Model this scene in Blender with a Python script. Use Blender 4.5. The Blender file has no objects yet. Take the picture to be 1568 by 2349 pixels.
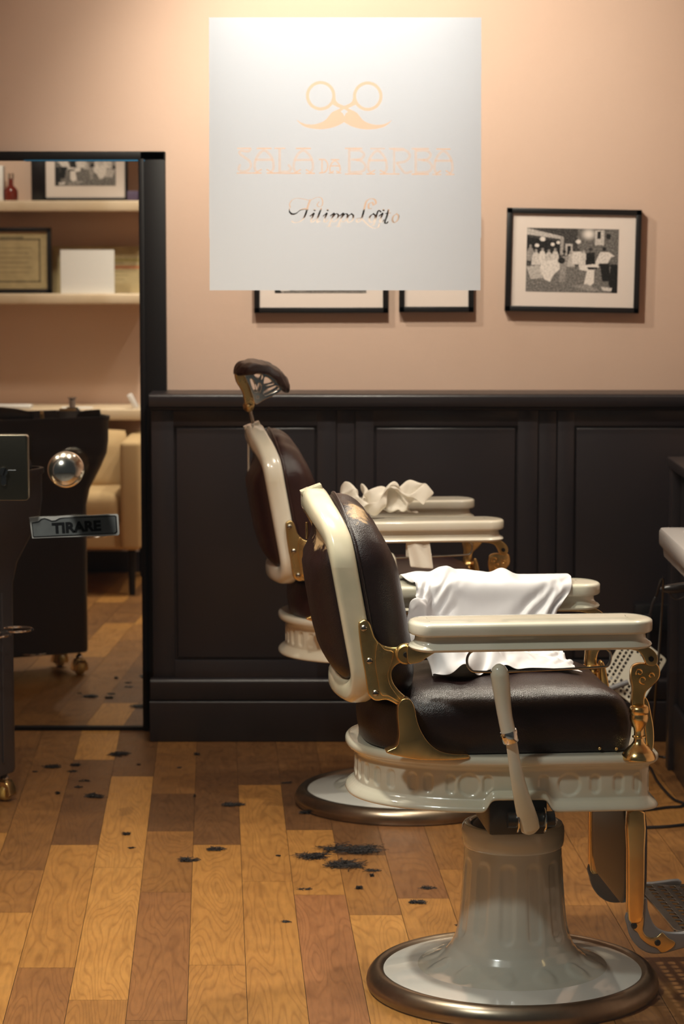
import bpy, bmesh, math, random
import numpy as np
from mathutils import Vector, Matrix, noise
random.seed(7)
rng = np.random.RandomState(11)
scene = bpy.context.scene
COL = scene.collection
PI = math.pi

# ------------------------------------------------------------------ camera model (1568 x 2349 frame)
F = 5900.0; CH = 1.595; PITCH = math.atan(639.5 / F)
cp_, sp_ = math.cos(PITCH), math.sin(PITCH)
def ray(px, py):
    u = (px - 784) / F; v = (py - 1174.5) / F
    return (u, cp_ - sp_ * v, -(sp_ + cp_ * v))
def atY(px, py, Y):
    r = ray(px, py); t = Y / r[1]
    return Vector((r[0] * t, Y, CH + r[2] * t))
def atZ(px, py, z=0.0):
    r = ray(px, py); t = (z - CH) / r[2]
    return Vector((r[0] * t, r[1] * t, z))
TH = math.radians(5.5)
NEAR = (0.362, 5.34); FAR = (0.177, 7.127)
def L(px, py, ly, C=NEAR):
    """picture point -> (x, z) in the chair's own frame on its plane y = ly"""
    c, s = math.cos(TH), math.sin(TH); r = ray(px, py)
    t = (ly - C[0] * s + C[1] * c) / (-r[0] * s + r[1] * c)
    X, Y = r[0] * t, r[1] * t
    return ((X - C[0]) * c + (Y - C[1]) * s, CH + r[2] * t)
MIR = 8.24          # mirror glass plane
def V(px, py, Yv):  # a thing seen in the mirror -> its real place
    p = atY(px, py, Yv); return Vector((p.x, 2 * MIR - Yv, p.z))

# ------------------------------------------------------------------ materials
def new_mat(name):
    m = bpy.data.materials.new(name); m.use_nodes = True
    nt = m.node_tree; nt.nodes.clear()
    out = nt.nodes.new('ShaderNodeOutputMaterial')
    return m, nt, out
def node(nt, t, **kw):
    n = nt.nodes.new(t)
    for k, v in kw.items():
        if k in n.inputs: n.inputs[k].default_value = v
        else: setattr(n, k, v)
    return n
def pbr(name, col, rough=0.5, metal=0.0, coat=0.0, col2=None, nscale=8.0, rough2=None, bump=0.0, bscale=200.0, spec=0.5, detail=4.0, ramp=(0.4, 0.65), coat_rough=0.05):
    m, nt, out = new_mat(name); l = nt.links
    b = node(nt, 'ShaderNodeBsdfPrincipled'); l.new(b.outputs[0], out.inputs[0])
    b.inputs['Base Color'].default_value = (*col, 1); b.inputs['Roughness'].default_value = rough
    b.inputs['Metallic'].default_value = metal; b.inputs['Coat Weight'].default_value = coat
    b.inputs['Coat Roughness'].default_value = coat_rough
    b.inputs['Specular IOR Level'].default_value = spec
    tc = node(nt, 'ShaderNodeTexCoord')
    if col2 is not None or rough2 is not None:
        n = node(nt, 'ShaderNodeTexNoise', Scale=nscale, Detail=detail); l.new(tc.outputs['Object'], n.inputs['Vector'])
        r = node(nt, 'ShaderNodeMapRange'); r.inputs['From Min'].default_value = ramp[0]; r.inputs['From Max'].default_value = ramp[1]
        l.new(n.outputs['Fac'], r.inputs['Value'])
        if col2 is not None:
            mx = node(nt, 'ShaderNodeMix', data_type='RGBA'); mx.inputs['A'].default_value = (*col, 1); mx.inputs['B'].default_value = (*col2, 1)
            mx.inputs[6].default_value = (*col, 1); mx.inputs[7].default_value = (*col2, 1)
            l.new(r.outputs[0], mx.inputs[0]); l.new(mx.outputs[2], b.inputs['Base Color'])
        if rough2 is not None:
            mr = node(nt, 'ShaderNodeMapRange'); mr.inputs['To Min'].default_value = rough; mr.inputs['To Max'].default_value = rough2
            l.new(r.outputs[0], mr.inputs['Value']); l.new(mr.outputs[0], b.inputs['Roughness'])
    if bump:
        n2 = node(nt, 'ShaderNodeTexNoise', Scale=bscale, Detail=3.0); l.new(tc.outputs['Object'], n2.inputs['Vector'])
        bp = node(nt, 'ShaderNodeBump', Strength=bump, Distance=0.002); l.new(n2.outputs['Fac'], bp.inputs['Height']); l.new(bp.outputs[0], b.inputs['Normal'])
    return m
def emit_free_mirror(name):
    m, nt, out = new_mat(name)
    g = node(nt, 'ShaderNodeBsdfGlossy', Roughness=0.006); g.inputs['Color'].default_value = (.80, .80, .77, 1)
    nt.links.new(g.outputs[0], out.inputs[0]); return m
def leather(name, col, worn=(), rough=0.36):
    m, nt, out = new_mat(name); l = nt.links
    b = node(nt, 'ShaderNodeBsdfPrincipled'); l.new(b.outputs[0], out.inputs[0])
    b.inputs['Roughness'].default_value = rough; b.inputs['Specular IOR Level'].default_value = .55
    tc = node(nt, 'ShaderNodeTexCoord')
    n = node(nt, 'ShaderNodeTexNoise', Scale=14.0, Detail=5.0); l.new(tc.outputs['Object'], n.inputs['Vector'])
    mx = node(nt, 'ShaderNodeMix', data_type='RGBA'); mx.inputs[6].default_value = (*col, 1); mx.inputs[7].default_value = (col[0] * .55, col[1] * .5, col[2] * .5, 1)
    l.new(n.outputs['Fac'], mx.inputs[0]); cur = mx.outputs[2]
    ns = node(nt, 'ShaderNodeTexNoise', Scale=60.0, Detail=6.0); l.new(tc.outputs['Object'], ns.inputs['Vector'])
    for (p, rad, st) in worn:
        sub = node(nt, 'ShaderNodeVectorMath', operation='SUBTRACT'); sub.inputs[1].default_value = p; l.new(tc.outputs['Object'], sub.inputs[0])
        ln = node(nt, 'ShaderNodeVectorMath', operation='LENGTH')
        dv = node(nt, 'ShaderNodeVectorMath', operation='DIVIDE'); dv.inputs[1].default_value = rad; l.new(sub.outputs[0], dv.inputs[0]); l.new(dv.outputs[0], ln.inputs[0])
        a = node(nt, 'ShaderNodeMath', operation='MULTIPLY_ADD'); a.inputs[1].default_value = 1.6; l.new(ns.outputs['Fac'], a.inputs[0]); l.new(ln.outputs['Value'], a.inputs[2])
        mr = node(nt, 'ShaderNodeMapRange'); mr.inputs['From Min'].default_value = 1.75; mr.inputs['From Max'].default_value = 1.35; mr.inputs['To Max'].default_value = st
        l.new(a.outputs[0], mr.inputs['Value'])
        m2 = node(nt, 'ShaderNodeMix', data_type='RGBA'); m2.inputs[7].default_value = (.50, .33, .17, 1); l.new(mr.outputs[0], m2.inputs[0]); l.new(cur, m2.inputs[6]); cur = m2.outputs[2]
    l.new(cur, b.inputs['Base Color'])
    vo = node(nt, 'ShaderNodeTexVoronoi', Scale=520.0); l.new(tc.outputs['Object'], vo.inputs['Vector'])
    nn = node(nt, 'ShaderNodeTexNoise', Scale=26.0, Detail=3.0); l.new(tc.outputs['Object'], nn.inputs['Vector'])
    ad = node(nt, 'ShaderNodeMath', operation='MULTIPLY_ADD'); ad.inputs[1].default_value = 3.0; l.new(nn.outputs['Fac'], ad.inputs[0]); l.new(vo.outputs['Distance'], ad.inputs[2])
    bp = node(nt, 'ShaderNodeBump', Strength=.35, Distance=.0012); l.new(ad.outputs[0], bp.inputs['Height']); l.new(bp.outputs[0], b.inputs['Normal'])
    return m

M = {}
M['wall'] = pbr('wall_paint', (.66, .475, .375), .75, col2=(.63, .445, .345), nscale=1.3, bump=.25, bscale=60)
M['white_wall'] = pbr('ceiling_paint', (.70, .62, .54), .8)
M['dark'] = pbr('dark_wainscot_paint', (.025, .0205, .0235), .33, col2=(.021, .0175, .020), nscale=3, bump=.08, bscale=40, spec=.5)
M['black'] = pbr('black_paint', (.006, .005, .0055), .5, spec=.25)
M['black_frame'] = pbr('black_picture_frame', (.006, .006, .007), .4)
M['mat_board'] = pbr('mat_board', (.78, .68, .62), .8)
M['enamel_white'] = pbr('white_enamel', (.66, .67, .64), .16, coat=.6, col2=(.66, .67, .63), nscale=5)
M['enamel'] = pbr('aged_cream_enamel', (.68, .65, .55), .20, coat=.7, col2=(.56, .54, .42), nscale=4.5, coat_rough=.03)
M['enamel_frame'] = pbr('yellowed_cream_enamel', (.70, .63, .47), .22, coat=.6, col2=(.50, .49, .36), nscale=7)
M['enamel_far'] = pbr('bright_cream_enamel', (.80, .76, .66), .22, coat=.6, col2=(.74, .68, .54), nscale=6)
M['column'] = pbr('grey_green_enamel', (.58, .59, .53), .17, coat=.7, col2=(.52, .52, .45), nscale=3, coat_rough=.03)
M['rim'] = pbr('worn_nickel_rim', (.30, .25, .19), .28, metal=1, col2=(.20, .15, .10), nscale=9, rough2=.42)
M['brass'] = pbr('brass', (.92, .64, .28), .18, metal=1, col2=(.80, .52, .20), nscale=10, rough2=.28)
M['brass_dull'] = pbr('tarnished_brass', (.78, .58, .27), .24, metal=1, col2=(.52, .37, .15), nscale=10, rough2=.36)
M['chrome'] = pbr('chrome', (.78, .77, .74), .10, metal=1)
M['steel'] = pbr('grey_steel', (.42, .40, .36), .25, metal=1, col2=(.3, .28, .25), nscale=30)
M['black_steel'] = pbr('black_greasy_steel', (.012, .011, .010), .35)
M['grey_paint'] = pbr('grey_metal_paint', (.20, .20, .21), .35, bump=.1)
M['cloth'] = pbr('white_cotton', (.86, .84, .83), .85, bump=.15, bscale=900)
M['satin'] = pbr('white_satin', (.60, .585, .60), .55, spec=.6)
M['towel'] = pbr('cream_towel', (.86, .80, .70), .95, bump=.6, bscale=500)
M['sofa'] = pbr('tan_upholstery', (.47, .32, .16), .85, bump=.2, bscale=400)
M['shelf'] = pbr('shelf_wood', (.66, .52, .37), .5, col2=(.60, .46, .31), nscale=6)
M['plastic'] = pbr('black_plastic', (.012, .011, .012), .28)
M['cart'] = pbr('charcoal_cart_plastic', (.045, .040, .043), .38)
M['hair'] = pbr('cut_hair', (.012, .009, .009), .45)
M['paper'] = pbr('white_paper', (.80, .78, .76), .8)
M['amber'] = pbr('amber_plastic', (.55, .36, .10), .25, coat=.3)
M['brushed'] = pbr('brushed_lock_steel', (.24, .21, .155), .34, metal=1, bump=.06, bscale=300)
M['knob'] = pbr('polished_knob', (.80, .74, .62), .20, metal=1)
M['sign_face'] = pbr('sign_grey', (.21, .215, .20), .5, col2=(.17, .175, .165), nscale=30)
M['sign_edge'] = pbr('sign_white_edge', (.72, .68, .60), .6)
M['ink'] = pbr('black_ink', (.012, .012, .013), .5)
M['mirror'] = emit_free_mirror('mirror_glass')
M['blue'] = pbr('painted_blue_reflection', (.02, .16, .33), .4)  # colour of the reflection painted on the mirror edge
M['porcelain'] = pbr('porcelain', (.80, .76, .74), .14, coat=.6)
M['wood_tan'] = pbr('tan_wood', (.62, .42, .20), .5)
M['pavement'] = pbr('pavement_stone', (.18, .17, .16), .8)
LEATHER_NEAR = leather('oxblood_leather_seat', (.016, .0062, .0062), rough=.30)
LEATHER_FAR = leather('oxblood_leather_far', (.034, .010, .009), rough=.32)

# glass pane: clear with a faint reflection
def glass_mat(name, tint=(1, 1, 1)):
    m, nt, out = new_mat(name); l = nt.links
    tr = node(nt, 'ShaderNodeBsdfTransparent'); tr.inputs[0].default_value = (*tint, 1)
    gl = node(nt, 'ShaderNodeBsdfGlossy', Roughness=.0)
    fr = node(nt, 'ShaderNodeFresnel', IOR=1.45); mx = node(nt, 'ShaderNodeMixShader')
    ge = node(nt, 'ShaderNodeNewGeometry'); ir = node(nt, 'ShaderNodeMapRange'); ir.inputs['To Min'].default_value = 1.45; ir.inputs['To Max'].default_value = 1 / 1.45
    l.new(ge.outputs['Backfacing'], ir.inputs['Value']); l.new(ir.outputs[0], fr.inputs['IOR'])   # both faces of the thin pane reflect alike
    l.new(fr.outputs[0], mx.inputs[0]); l.new(tr.outputs[0], mx.inputs[1]); l.new(gl.outputs[0], mx.inputs[2]); l.new(mx.outputs[0], out.inputs[0])
    return m
M['glass'] = glass_mat('clear_glass', (.97, .98, .97))
M['picture_glass'] = glass_mat('picture_glass')
def film_mat():
    m, nt, out = new_mat('white_frosted_film'); l = nt.links
    d = node(nt, 'ShaderNodeBsdfDiffuse'); d.inputs[0].default_value = (.84, .84, .85, 1)
    t = node(nt, 'ShaderNodeBsdfTranslucent'); t.inputs[0].default_value = (.84, .84, .85, 1)
    mx = node(nt, 'ShaderNodeMixShader'); mx.inputs[0].default_value = .55
    l.new(d.outputs[0], mx.inputs[1]); l.new(t.outputs[0], mx.inputs[2]); l.new(mx.outputs[0], out.inputs[0]); return m
M['film'] = film_mat()
def attr_mat(name, attr='tone', rough=.6):
    m, nt, out = new_mat(name); l = nt.links
    b = node(nt, 'ShaderNodeBsdfPrincipled', Roughness=rough); a = node(nt, 'ShaderNodeAttribute', attribute_name=attr)
    l.new(a.outputs['Color'], b.inputs['Base Color']); l.new(b.outputs[0], out.inputs[0]); return m
M['print'] = attr_mat('printed_paper')

# ------------------------------------------------------------------ mesh helpers
def link(name, me, mat=None, parent=None, smooth=True):
    o = bpy.data.objects.new(name, me); COL.objects.link(o)
    if mat is not None: me.materials.append(mat)
    if parent is not None: o.parent = parent
    if smooth:
        for p in me.polygons: p.use_smooth = True
    return o
def sharp(me, ang=40):
    if hasattr(me, 'set_sharp_from_angle'): me.set_sharp_from_angle(angle=math.radians(ang))
def mesh(name, vs, fs, mat=None, parent=None, smooth=True, ang=40):
    me = bpy.data.meshes.new(name); me.from_pydata([tuple(v) for v in vs], [], fs); me.update()
    bm = bmesh.new(); bm.from_mesh(me); bmesh.ops.recalc_face_normals(bm, faces=bm.faces); bm.to_mesh(me); bm.free()
    o = link(name, me, mat, parent, smooth)
    if smooth: sharp(me, ang)
    return o
class B:
    """collects shapes into one mesh"""
    def __init__(s): s.v = []; s.f = []
    def add(s, vs, fs):
        n = len(s.v); s.v += [Vector(v) for v in vs]; s.f += [tuple(i + n for i in f) for f in fs]; return s
    def box(s, x0, x1, y0, y1, z0, z1, bev=0.0, seg=2, mtx=None):
        bm = bmesh.new(); bmesh.ops.create_cube(bm, size=1)
        for v in bm.verts: v.co = Vector(((x0 + x1) / 2 + v.co.x * (x1 - x0), (y0 + y1) / 2 + v.co.y * (y1 - y0), (z0 + z1) / 2 + v.co.z * (z1 - z0)))
        if bev: bmesh.ops.bevel(bm, geom=list(bm.edges), offset=bev, segments=seg, profile=.5, affect='EDGES')
        if mtx is not None: bm.transform(mtx)
        bm.verts.index_update()
        s.add([v.co.copy() for v in bm.verts], [[v.index for v in f.verts] for f in bm.faces]); bm.free(); return s
    def loft(s, rings, cap=True, closed=True):
        n = len(rings[0]); vs = [v for r in rings for v in r]; fs = []
        for i in range(len(rings) - 1):
            for j in range(n if closed else n - 1):
                k = (j + 1) % n
                fs.append((i * n + j, i * n + k, (i + 1) * n + k, (i + 1) * n + j))
        if cap: fs.append(tuple(range(n))[::-1]); fs.append(tuple(range((len(rings) - 1) * n, len(rings) * n)))
        return s.add(vs, fs)
    def tube(s, pts, r, seg=10, closed=False, cap=True, ey=1.0):
        pts = [Vector(p) for p in pts]; n = len(pts)
        rad = r if hasattr(r, '__len__') else [r] * n
        rings = []; prev = None
        for i, p in enumerate(pts):
            if closed: t = (pts[(i + 1) % n] - pts[i - 1])
            else: t = pts[min(i + 1, n - 1)] - pts[max(i - 1, 0)]
            t.normalize()
            if prev is None:
                a = Vector((0, 1, 0)) if abs(t.y) < .9 else Vector((1, 0, 0))
                u = (a - t * a.dot(t)).normalized()
            else: u = (prev - t * prev.dot(t)).normalized()
            prev = u; w = t.cross(u)
            rings.append([p + (u * math.cos(2 * PI * k / seg) * ey + w * math.sin(2 * PI * k / seg)) * rad[i] for k in range(seg)])
        if closed:
            rings.append(rings[0]); return s.loft(rings, cap=False)
        return s.loft(rings, cap=cap)
    def lathe(s, prof, seg=32, c=(0, 0, 0), axis='z', fn=None):
        rings = []
        for (r, z) in prof:
            ring = []
            for k in range(seg):
                a = 2 * PI * k / seg
                rr = r + (fn(r, z, a) if fn else 0)
                p = (rr * math.cos(a), rr * math.sin(a), z)
                if axis == 'x': p = (p[2], p[0], p[1])
                if axis == 'y': p = (p[0], p[2], p[1])
                ring.append(Vector(p) + Vector(c))
            rings.append(ring)
        return s.loft(rings)
    def sphere(s, c, r, seg=16, sc=(1, 1, 1)):
        prof = [(max(1e-4, r * math.sin(PI * i / 10)), -r * math.cos(PI * i / 10)) for i in range(11)]
        rings = [[Vector((c[0] + rr * math.cos(2 * PI * k / seg) * sc[0], c[1] + rr * math.sin(2 * PI * k / seg) * sc[1], c[2] + z * sc[2])) for k in range(seg)] for rr, z in prof]
        return s.loft(rings)
    def prism(s, outline, y0, y1, bev=0.0, seg=3):
        """outline in (x,z), extruded along y, rounded on the near (y0) and far edge"""
        bm = bmesh.new(); vs = [bm.verts.new((x, y0, z)) for x, z in outline]; f = bm.faces.new(vs)
        r = bmesh.ops.extrude_face_region(bm, geom=[f])
        for v in [g for g in r['geom'] if isinstance(g, bmesh.types.BMVert)]: v.co.y = y1
        bmesh.ops.recalc_face_normals(bm, faces=bm.faces)
        if bev:
            es = [e for e in bm.edges if abs(e.verts[0].co.y - e.verts[1].co.y) < 1e-6]
            bmesh.ops.bevel(bm, geom=es, offset=bev, segments=seg, profile=.5, affect='EDGES', clamp_overlap=True)
        bmesh.ops.triangulate(bm, faces=[f for f in bm.faces if len(f.verts) > 4])
        bm.verts.index_update()
        s.add([v.co.copy() for v in bm.verts], [[v.index for v in f.verts] for f in bm.faces]); bm.free(); return s
    def build(s, name, mat=None, parent=None, smooth=True, ang=40): return mesh(name, s.v, s.f, mat, parent, smooth, ang)

def smooth_closed(pts, n=4):
    """Catmull-Rom through a closed outline"""
    out = []; m = len(pts)
    for i in range(m):
        p0, p1, p2, p3 = [np.array(pts[(i + k) % m], float) for k in (-1, 0, 1, 2)]
        for t in [k / n for k in range(n)]:
            out.append(tuple(.5 * ((2 * p1) + (-p0 + p2) * t + (2 * p0 - 5 * p1 + 4 * p2 - p3) * t * t + (-p0 + 3 * p1 - 3 * p2 + p3) * t ** 3)))
    return out
def smooth_open(pts, n=6):
    pts = [np.array(p, float) for p in pts]; P = [2 * pts[0] - pts[1]] + pts + [2 * pts[-1] - pts[-2]]; out = []
    for i in range(1, len(P) - 2):
        p0, p1, p2, p3 = P[i - 1:i + 3]
        for t in [k / n for k in range(n)]:
            out.append(tuple(.5 * ((2 * p1) + (-p0 + p2) * t + (2 * p0 - 5 * p1 + 4 * p2 - p3) * t * t + (-p0 + 3 * p1 - 3 * p2 + p3) * t ** 3)))
    out.append(tuple(pts[-1])); return out
def resample(pts, n, closed=True):
    P = [np.array(p, float) for p in pts]
    if closed: P.append(P[0])
    d = [0]
    for i in range(1, len(P)): d.append(d[-1] + np.linalg.norm(P[i] - P[i - 1]))
    out = []; tot = d[-1]; j = 0
    for k in range(n):
        s = tot * k / (n if closed else n - 1)
        while j < len(d) - 2 and d[j + 1] < s: j += 1
        t = (s - d[j]) / max(1e-9, d[j + 1] - d[j]); out.append(P[j] * (1 - t) + P[j + 1] * t)
    return out, tot
def normals2(pts):
    n = len(pts); out = []
    for i in range(n):
        t = pts[(i + 1) % n] - pts[i - 1]; t = t / (np.linalg.norm(t) + 1e-12); out.append(np.array([t[1], -t[0]]))
    return out
def thing(name, label, cat, loc=(0, 0, 0), rz=0, group=None):
    o = bpy.data.objects.new(name, None); COL.objects.link(o); o.location = loc; o.rotation_euler = (0, 0, rz)
    o.empty_display_size = .05; return tag(o, label, cat, group)
def tag(o, label, cat, group=None, kind=None):
    o['label'] = label; o['category'] = cat
    if group: o['group'] = group
    if kind: o['kind'] = kind
    return o
def struct(o): o['kind'] = 'structure'; return o
def sempty(name):
    o = bpy.data.objects.new(name, None); COL.objects.link(o); o['kind'] = 'structure'; return o
def color_grid(name, W, Hh, img, place, mat, parent):
    """img: array (h, w, 3); place(u, v) -> position, u right 0..1, v down 0..1"""
    h, w = img.shape[:2]
    vs = [place(i / w, j / h) for j in range(h + 1) for i in range(w + 1)]
    fs = [(j * (w + 1) + i, j * (w + 1) + i + 1, (j + 1) * (w + 1) + i + 1, (j + 1) * (w + 1) + i) for j in range(h) for i in range(w)]
    me = bpy.data.meshes.new(name); me.from_pydata([tuple(v) for v in vs], [], fs); me.update()
    ca = me.color_attributes.new('tone', 'FLOAT_COLOR', 'CORNER')
    arr = np.ones((h * w, 4, 4), np.float32); arr[:, :, :3] = img.reshape(-1, 1, 3); ca.data.foreach_set('color', arr.ravel())
    return link(name, me, mat, parent, smooth=False)
def plate2d(name, outer, holes, thick, mat, parent, bev=.0008, mtx=None):
    """flat plate with real holes; outlines in (x,z)"""
    cu = bpy.data.curves.new(name, 'CURVE'); cu.dimensions = '2D'; cu.fill_mode = 'BOTH'; cu.extrude = thick / 2; cu.bevel_depth = bev; cu.bevel_resolution = 1
    for poly in [outer] + holes:
        sp = cu.splines.new('POLY'); sp.points.add(len(poly) - 1); sp.use_cyclic_u = True
        for i, (x, z) in enumerate(poly): sp.points[i].co = (x, z, 0, 1)
    tmp = bpy.data.objects.new(name, cu); COL.objects.link(tmp); bpy.context.view_layer.update()
    me = bpy.data.meshes.new_from_object(tmp.evaluated_get(bpy.context.evaluated_depsgraph_get()))
    bpy.data.objects.remove(tmp); bpy.data.curves.remove(cu)
    me.transform(Matrix.Rotation(PI / 2, 4, 'X'))
    if mtx is not None: me.transform(mtx)
    o = link(name, me, mat, parent, smooth=True); me.materials.clear(); me.materials.append(mat); sharp(me, 40); return o

# ================================================================== ROOM
GY = 4.2            # shop front glass
WY = 8.2            # back wall
ZC = 2.72
XL, XR = -2.3, 1.6
# ---- floor: strip boards running slightly askew
STAIN = atZ(292, 1862)
def build_floor():
    w = .1243; slope = -.0489; base = -.0667 - .1243
    joints = {
        -4: [7.9, 6.75, 5.9, 4.9], -5: [7.3, 6.2, 5.3], -6: [7.6, 6.6, 5.6],
        -3: [6.344, 5.938], -2: [8.29, 7.709, 6.613, 5.478], -1: [8.3, 7.468, 6.371, 5.240],
        0: [7.231, 6.767, 6.124, 5.1], 1: [6.613, 5.498], 2: [7.35, 6.23], 3: [7.55, 6.782, 6.099],
        4: [7.3, 6.5, 5.915], 5: [6.9, 6.066], 6: [7.0, 6.35, 5.6], 7: [7.4, 6.5, 5.75], 8: [7.1, 6.0, 5.2], 9: [6.7, 5.7]}
    tones = {-3: [.40, .50, .88], -2: [.3, .88, .20, .80, .46], -1: [.16, .16, .92, .97, .66], 0: [.38, .12, .50, .40, .45], 1: [.20, .82, .74],
             2: [.22, .74, .80], 3: [.25, .14, .72, .36], 4: [.3, .20, .52, .90], 5: [.30, .26, .72], 6: [.35, .40, .55, .70], 7: [.3, .45, .6, .62],
             8: [.35, .5, .4, .5], 9: [.4, .5, .55]}
    red = {(3, 3): 1.0, (0, 3): .45, (-2, 4): .3, (5, 1): .35}
    V_, F_, T_ = [], [], []
    g = .0006
    for k in range(-16, 13):
        js = joints.get(k) or sorted([4.0 + 1.0 * ((k * .37) % 1) + i * .92 for i in range(5)], reverse=True)
        edges = [9.2] + [j for j in js if j < 9.2] + [4.0]
        tn = tones.get(k) or [.2 + .6 * random.random() for _ in edges]
        for i in range(len(edges) - 1):
            y1, y0 = edges[i], edges[i + 1]
            if y1 - y0 < .02: continue
            t = tn[min(i, len(tn) - 1)]; rd = red.get((k, i), 0.0)
            u0, u1 = base + (k - 0) * w, base + (k + 1) * w
            n = len(V_)
            for (u, y) in ((u0 + g, y0 + g), (u1 - g, y0 + g), (u1 - g, y1 - g), (u0 + g, y1 - g)):
                V_.append((u + slope * y, y, 0))
            F_.append((n, n + 1, n + 2, n + 3)); T_.append((t, rd, random.random()))
    n = len(V_); V_ += [(-3, 4.0, -.003), (2.2, 4.0, -.003), (2.2, 9.2, -.003), (-3, 9.2, -.003)]; F_.append((n, n + 1, n + 2, n + 3)); T_.append((-1, 0, 0))
    me = bpy.data.meshes.new('floor'); me.from_pydata(V_, [], F_); me.update()
    ca = me.color_attributes.new('tone', 'FLOAT_COLOR', 'CORNER')
    arr = np.ones((len(F_), 4, 4), np.float32)
    for i, t in enumerate(T_): arr[i, :, :3] = t
    ca.data.foreach_set('color', arr.ravel())
    m, nt, out = new_mat('oak_boards'); l = nt.links
    b = node(nt, 'ShaderNodeBsdfPrincipled'); l.new(b.outputs[0], out.inputs[0])
    at = node(nt, 'ShaderNodeAttribute', attribute_name='tone'); sep = node(nt, 'ShaderNodeSeparateColor'); l.new(at.outputs['Color'], sep.inputs[0])
    tc = node(nt, 'ShaderNodeTexCoord')
    mp = node(nt, 'ShaderNodeMapping'); mp.inputs['Rotation'].default_value = (0, 0, -math.atan(.0489)); l.new(tc.outputs['Object'], mp.inputs['Vector'])
    off = node(nt, 'ShaderNodeVectorMath', operation='MULTIPLY_ADD'); off.inputs[1].default_value = (7, 11, 5)
    l.new(at.outputs['Vector'], off.inputs[0]); l.new(mp.outputs[0], off.inputs[2])
    st = node(nt, 'ShaderNodeVectorMath', operation='MULTIPLY'); st.inputs[1].default_value = (1, .13, 1); l.new(off.outputs[0], st.inputs[0])
    # cathedral growth rings: contour lines of a stretched noise
    n1 = node(nt, 'ShaderNodeTexNoise', Scale=9.0, Detail=1.5); l.new(st.outputs[0], n1.inputs['Vector'])
    ml = node(nt, 'ShaderNodeMath', operation='MULTIPLY'); ml.inputs[1].default_value = 26.0; l.new(n1.outputs['Fac'], ml.inputs[0])
    fr = node(nt, 'ShaderNodeMath', operation='PINGPONG'); fr.inputs[1].default_value = .5; l.new(ml.outputs[0], fr.inputs[0])
    rr = node(nt, 'ShaderNodeMapRange'); rr.inputs['From Min'].default_value = .0; rr.inputs['From Max'].default_value = .22; l.new(fr.outputs[0], rr.inputs['Value'])
    n2 = node(nt, 'ShaderNodeTexNoise', Scale=110.0, Detail=4.0); l.new(st.outputs[0], n2.inputs['Vector'])
    n3 = node(nt, 'ShaderNodeTexNoise', Scale=5.0, Detail=5.0); l.new(off.outputs[0], n3.inputs['Vector'])
    n4 = node(nt, 'ShaderNodeTexNoise', Scale=22.0, Detail=5.0); l.new(off.outputs[0], n4.inputs['Vector'])
    cr = node(nt, 'ShaderNodeValToRGB'); e = cr.color_ramp.elements
    e[0].position = 0; e[0].color = (.10, .045, .017, 1); e[1].position = 1; e[1].color = (.58, .295, .078, 1)
    for pos, c in ((.25, (.165, .074, .026, 1)), (.5, (.31, .14, .038, 1)), (.75, (.45, .213, .052, 1))):
        el = cr.color_ramp.elements.new(pos); el.color = c
    a1 = node(nt, 'ShaderNodeMath', operation='MULTIPLY_ADD'); a1.inputs[1].default_value = .34; l.new(n3.outputs['Fac'], a1.inputs[0])
    tn_ = node(nt, 'ShaderNodeMath', operation='MULTIPLY_ADD'); tn_.inputs[1].default_value = .78; tn_.inputs[2].default_value = .08; l.new(sep.outputs[0], tn_.inputs[0])
    s1 = node(nt, 'ShaderNodeMath', operation='SUBTRACT'); s1.inputs[1].default_value = .25; l.new(tn_.outputs[0], s1.inputs[0]); l.new(s1.outputs[0], a1.inputs[2])
    a2 = node(nt, 'ShaderNodeMath', operation='MULTIPLY_ADD'); a2.inputs[1].default_value = .16; l.new(n4.outputs['Fac'], a2.inputs[0]); l.new(a1.outputs[0], a2.inputs[2])
    l.new(a2.outputs[0], cr.inputs[0])
    mr = node(nt, 'ShaderNodeMix', data_type='RGBA'); mr.inputs[7].default_value = (.40, .165, .065, 1)
    rf = node(nt, 'ShaderNodeMath', operation='MULTIPLY'); rf.inputs[1].default_value = .6; l.new(sep.outputs[1], rf.inputs[0]); l.new(rf.outputs[0], mr.inputs[0]); l.new(cr.outputs[0], mr.inputs[6])
    g1 = node(nt, 'ShaderNodeMix', data_type='RGBA', blend_type='MULTIPLY'); g1.inputs[0].default_value = .42
    gc = node(nt, 'ShaderNodeMix', data_type='RGBA'); gc.inputs[6].default_value = (.50, .42, .36, 1); gc.inputs[7].default_value = (1, 1, 1, 1); l.new(rr.outputs[0], gc.inputs[0])
    l.new(mr.outputs[2], g1.inputs[6]); l.new(gc.outputs[2], g1.inputs[7])
    g2 = node(nt, 'ShaderNodeMix', data_type='RGBA', blend_type='MULTIPLY'); g2.inputs[0].default_value = .45
    gr = node(nt, 'ShaderNodeMapRange'); gr.inputs['From Min'].default_value = .3; gr.inputs['From Max'].default_value = .6; gr.inputs['To Min'].default_value = .55; l.new(n2.outputs['Fac'], gr.inputs['Value'])
    l.new(g1.outputs[2], g2.inputs[6]); l.new(gr.outputs[0], g2.inputs[7])
    sv = node(nt, 'ShaderNodeVectorMath', operation='SUBTRACT'); sv.inputs[1].default_value = (STAIN.x, STAIN.y, 0); l.new(tc.outputs['Object'], sv.inputs[0])
    sd = node(nt, 'ShaderNodeVectorMath', operation='DIVIDE'); sd.inputs[1].default_value = (.034, .085, 1); l.new(sv.outputs[0], sd.inputs[0])
    sl = node(nt, 'ShaderNodeVectorMath', operation='LENGTH'); l.new(sd.outputs[0], sl.inputs[0])
    sa = node(nt, 'ShaderNodeMath', operation='MULTIPLY_ADD'); sa.inputs[1].default_value = 1.8; l.new(n4.outputs['Fac'], sa.inputs[0]); l.new(sl.outputs['Value'], sa.inputs[2])
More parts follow.
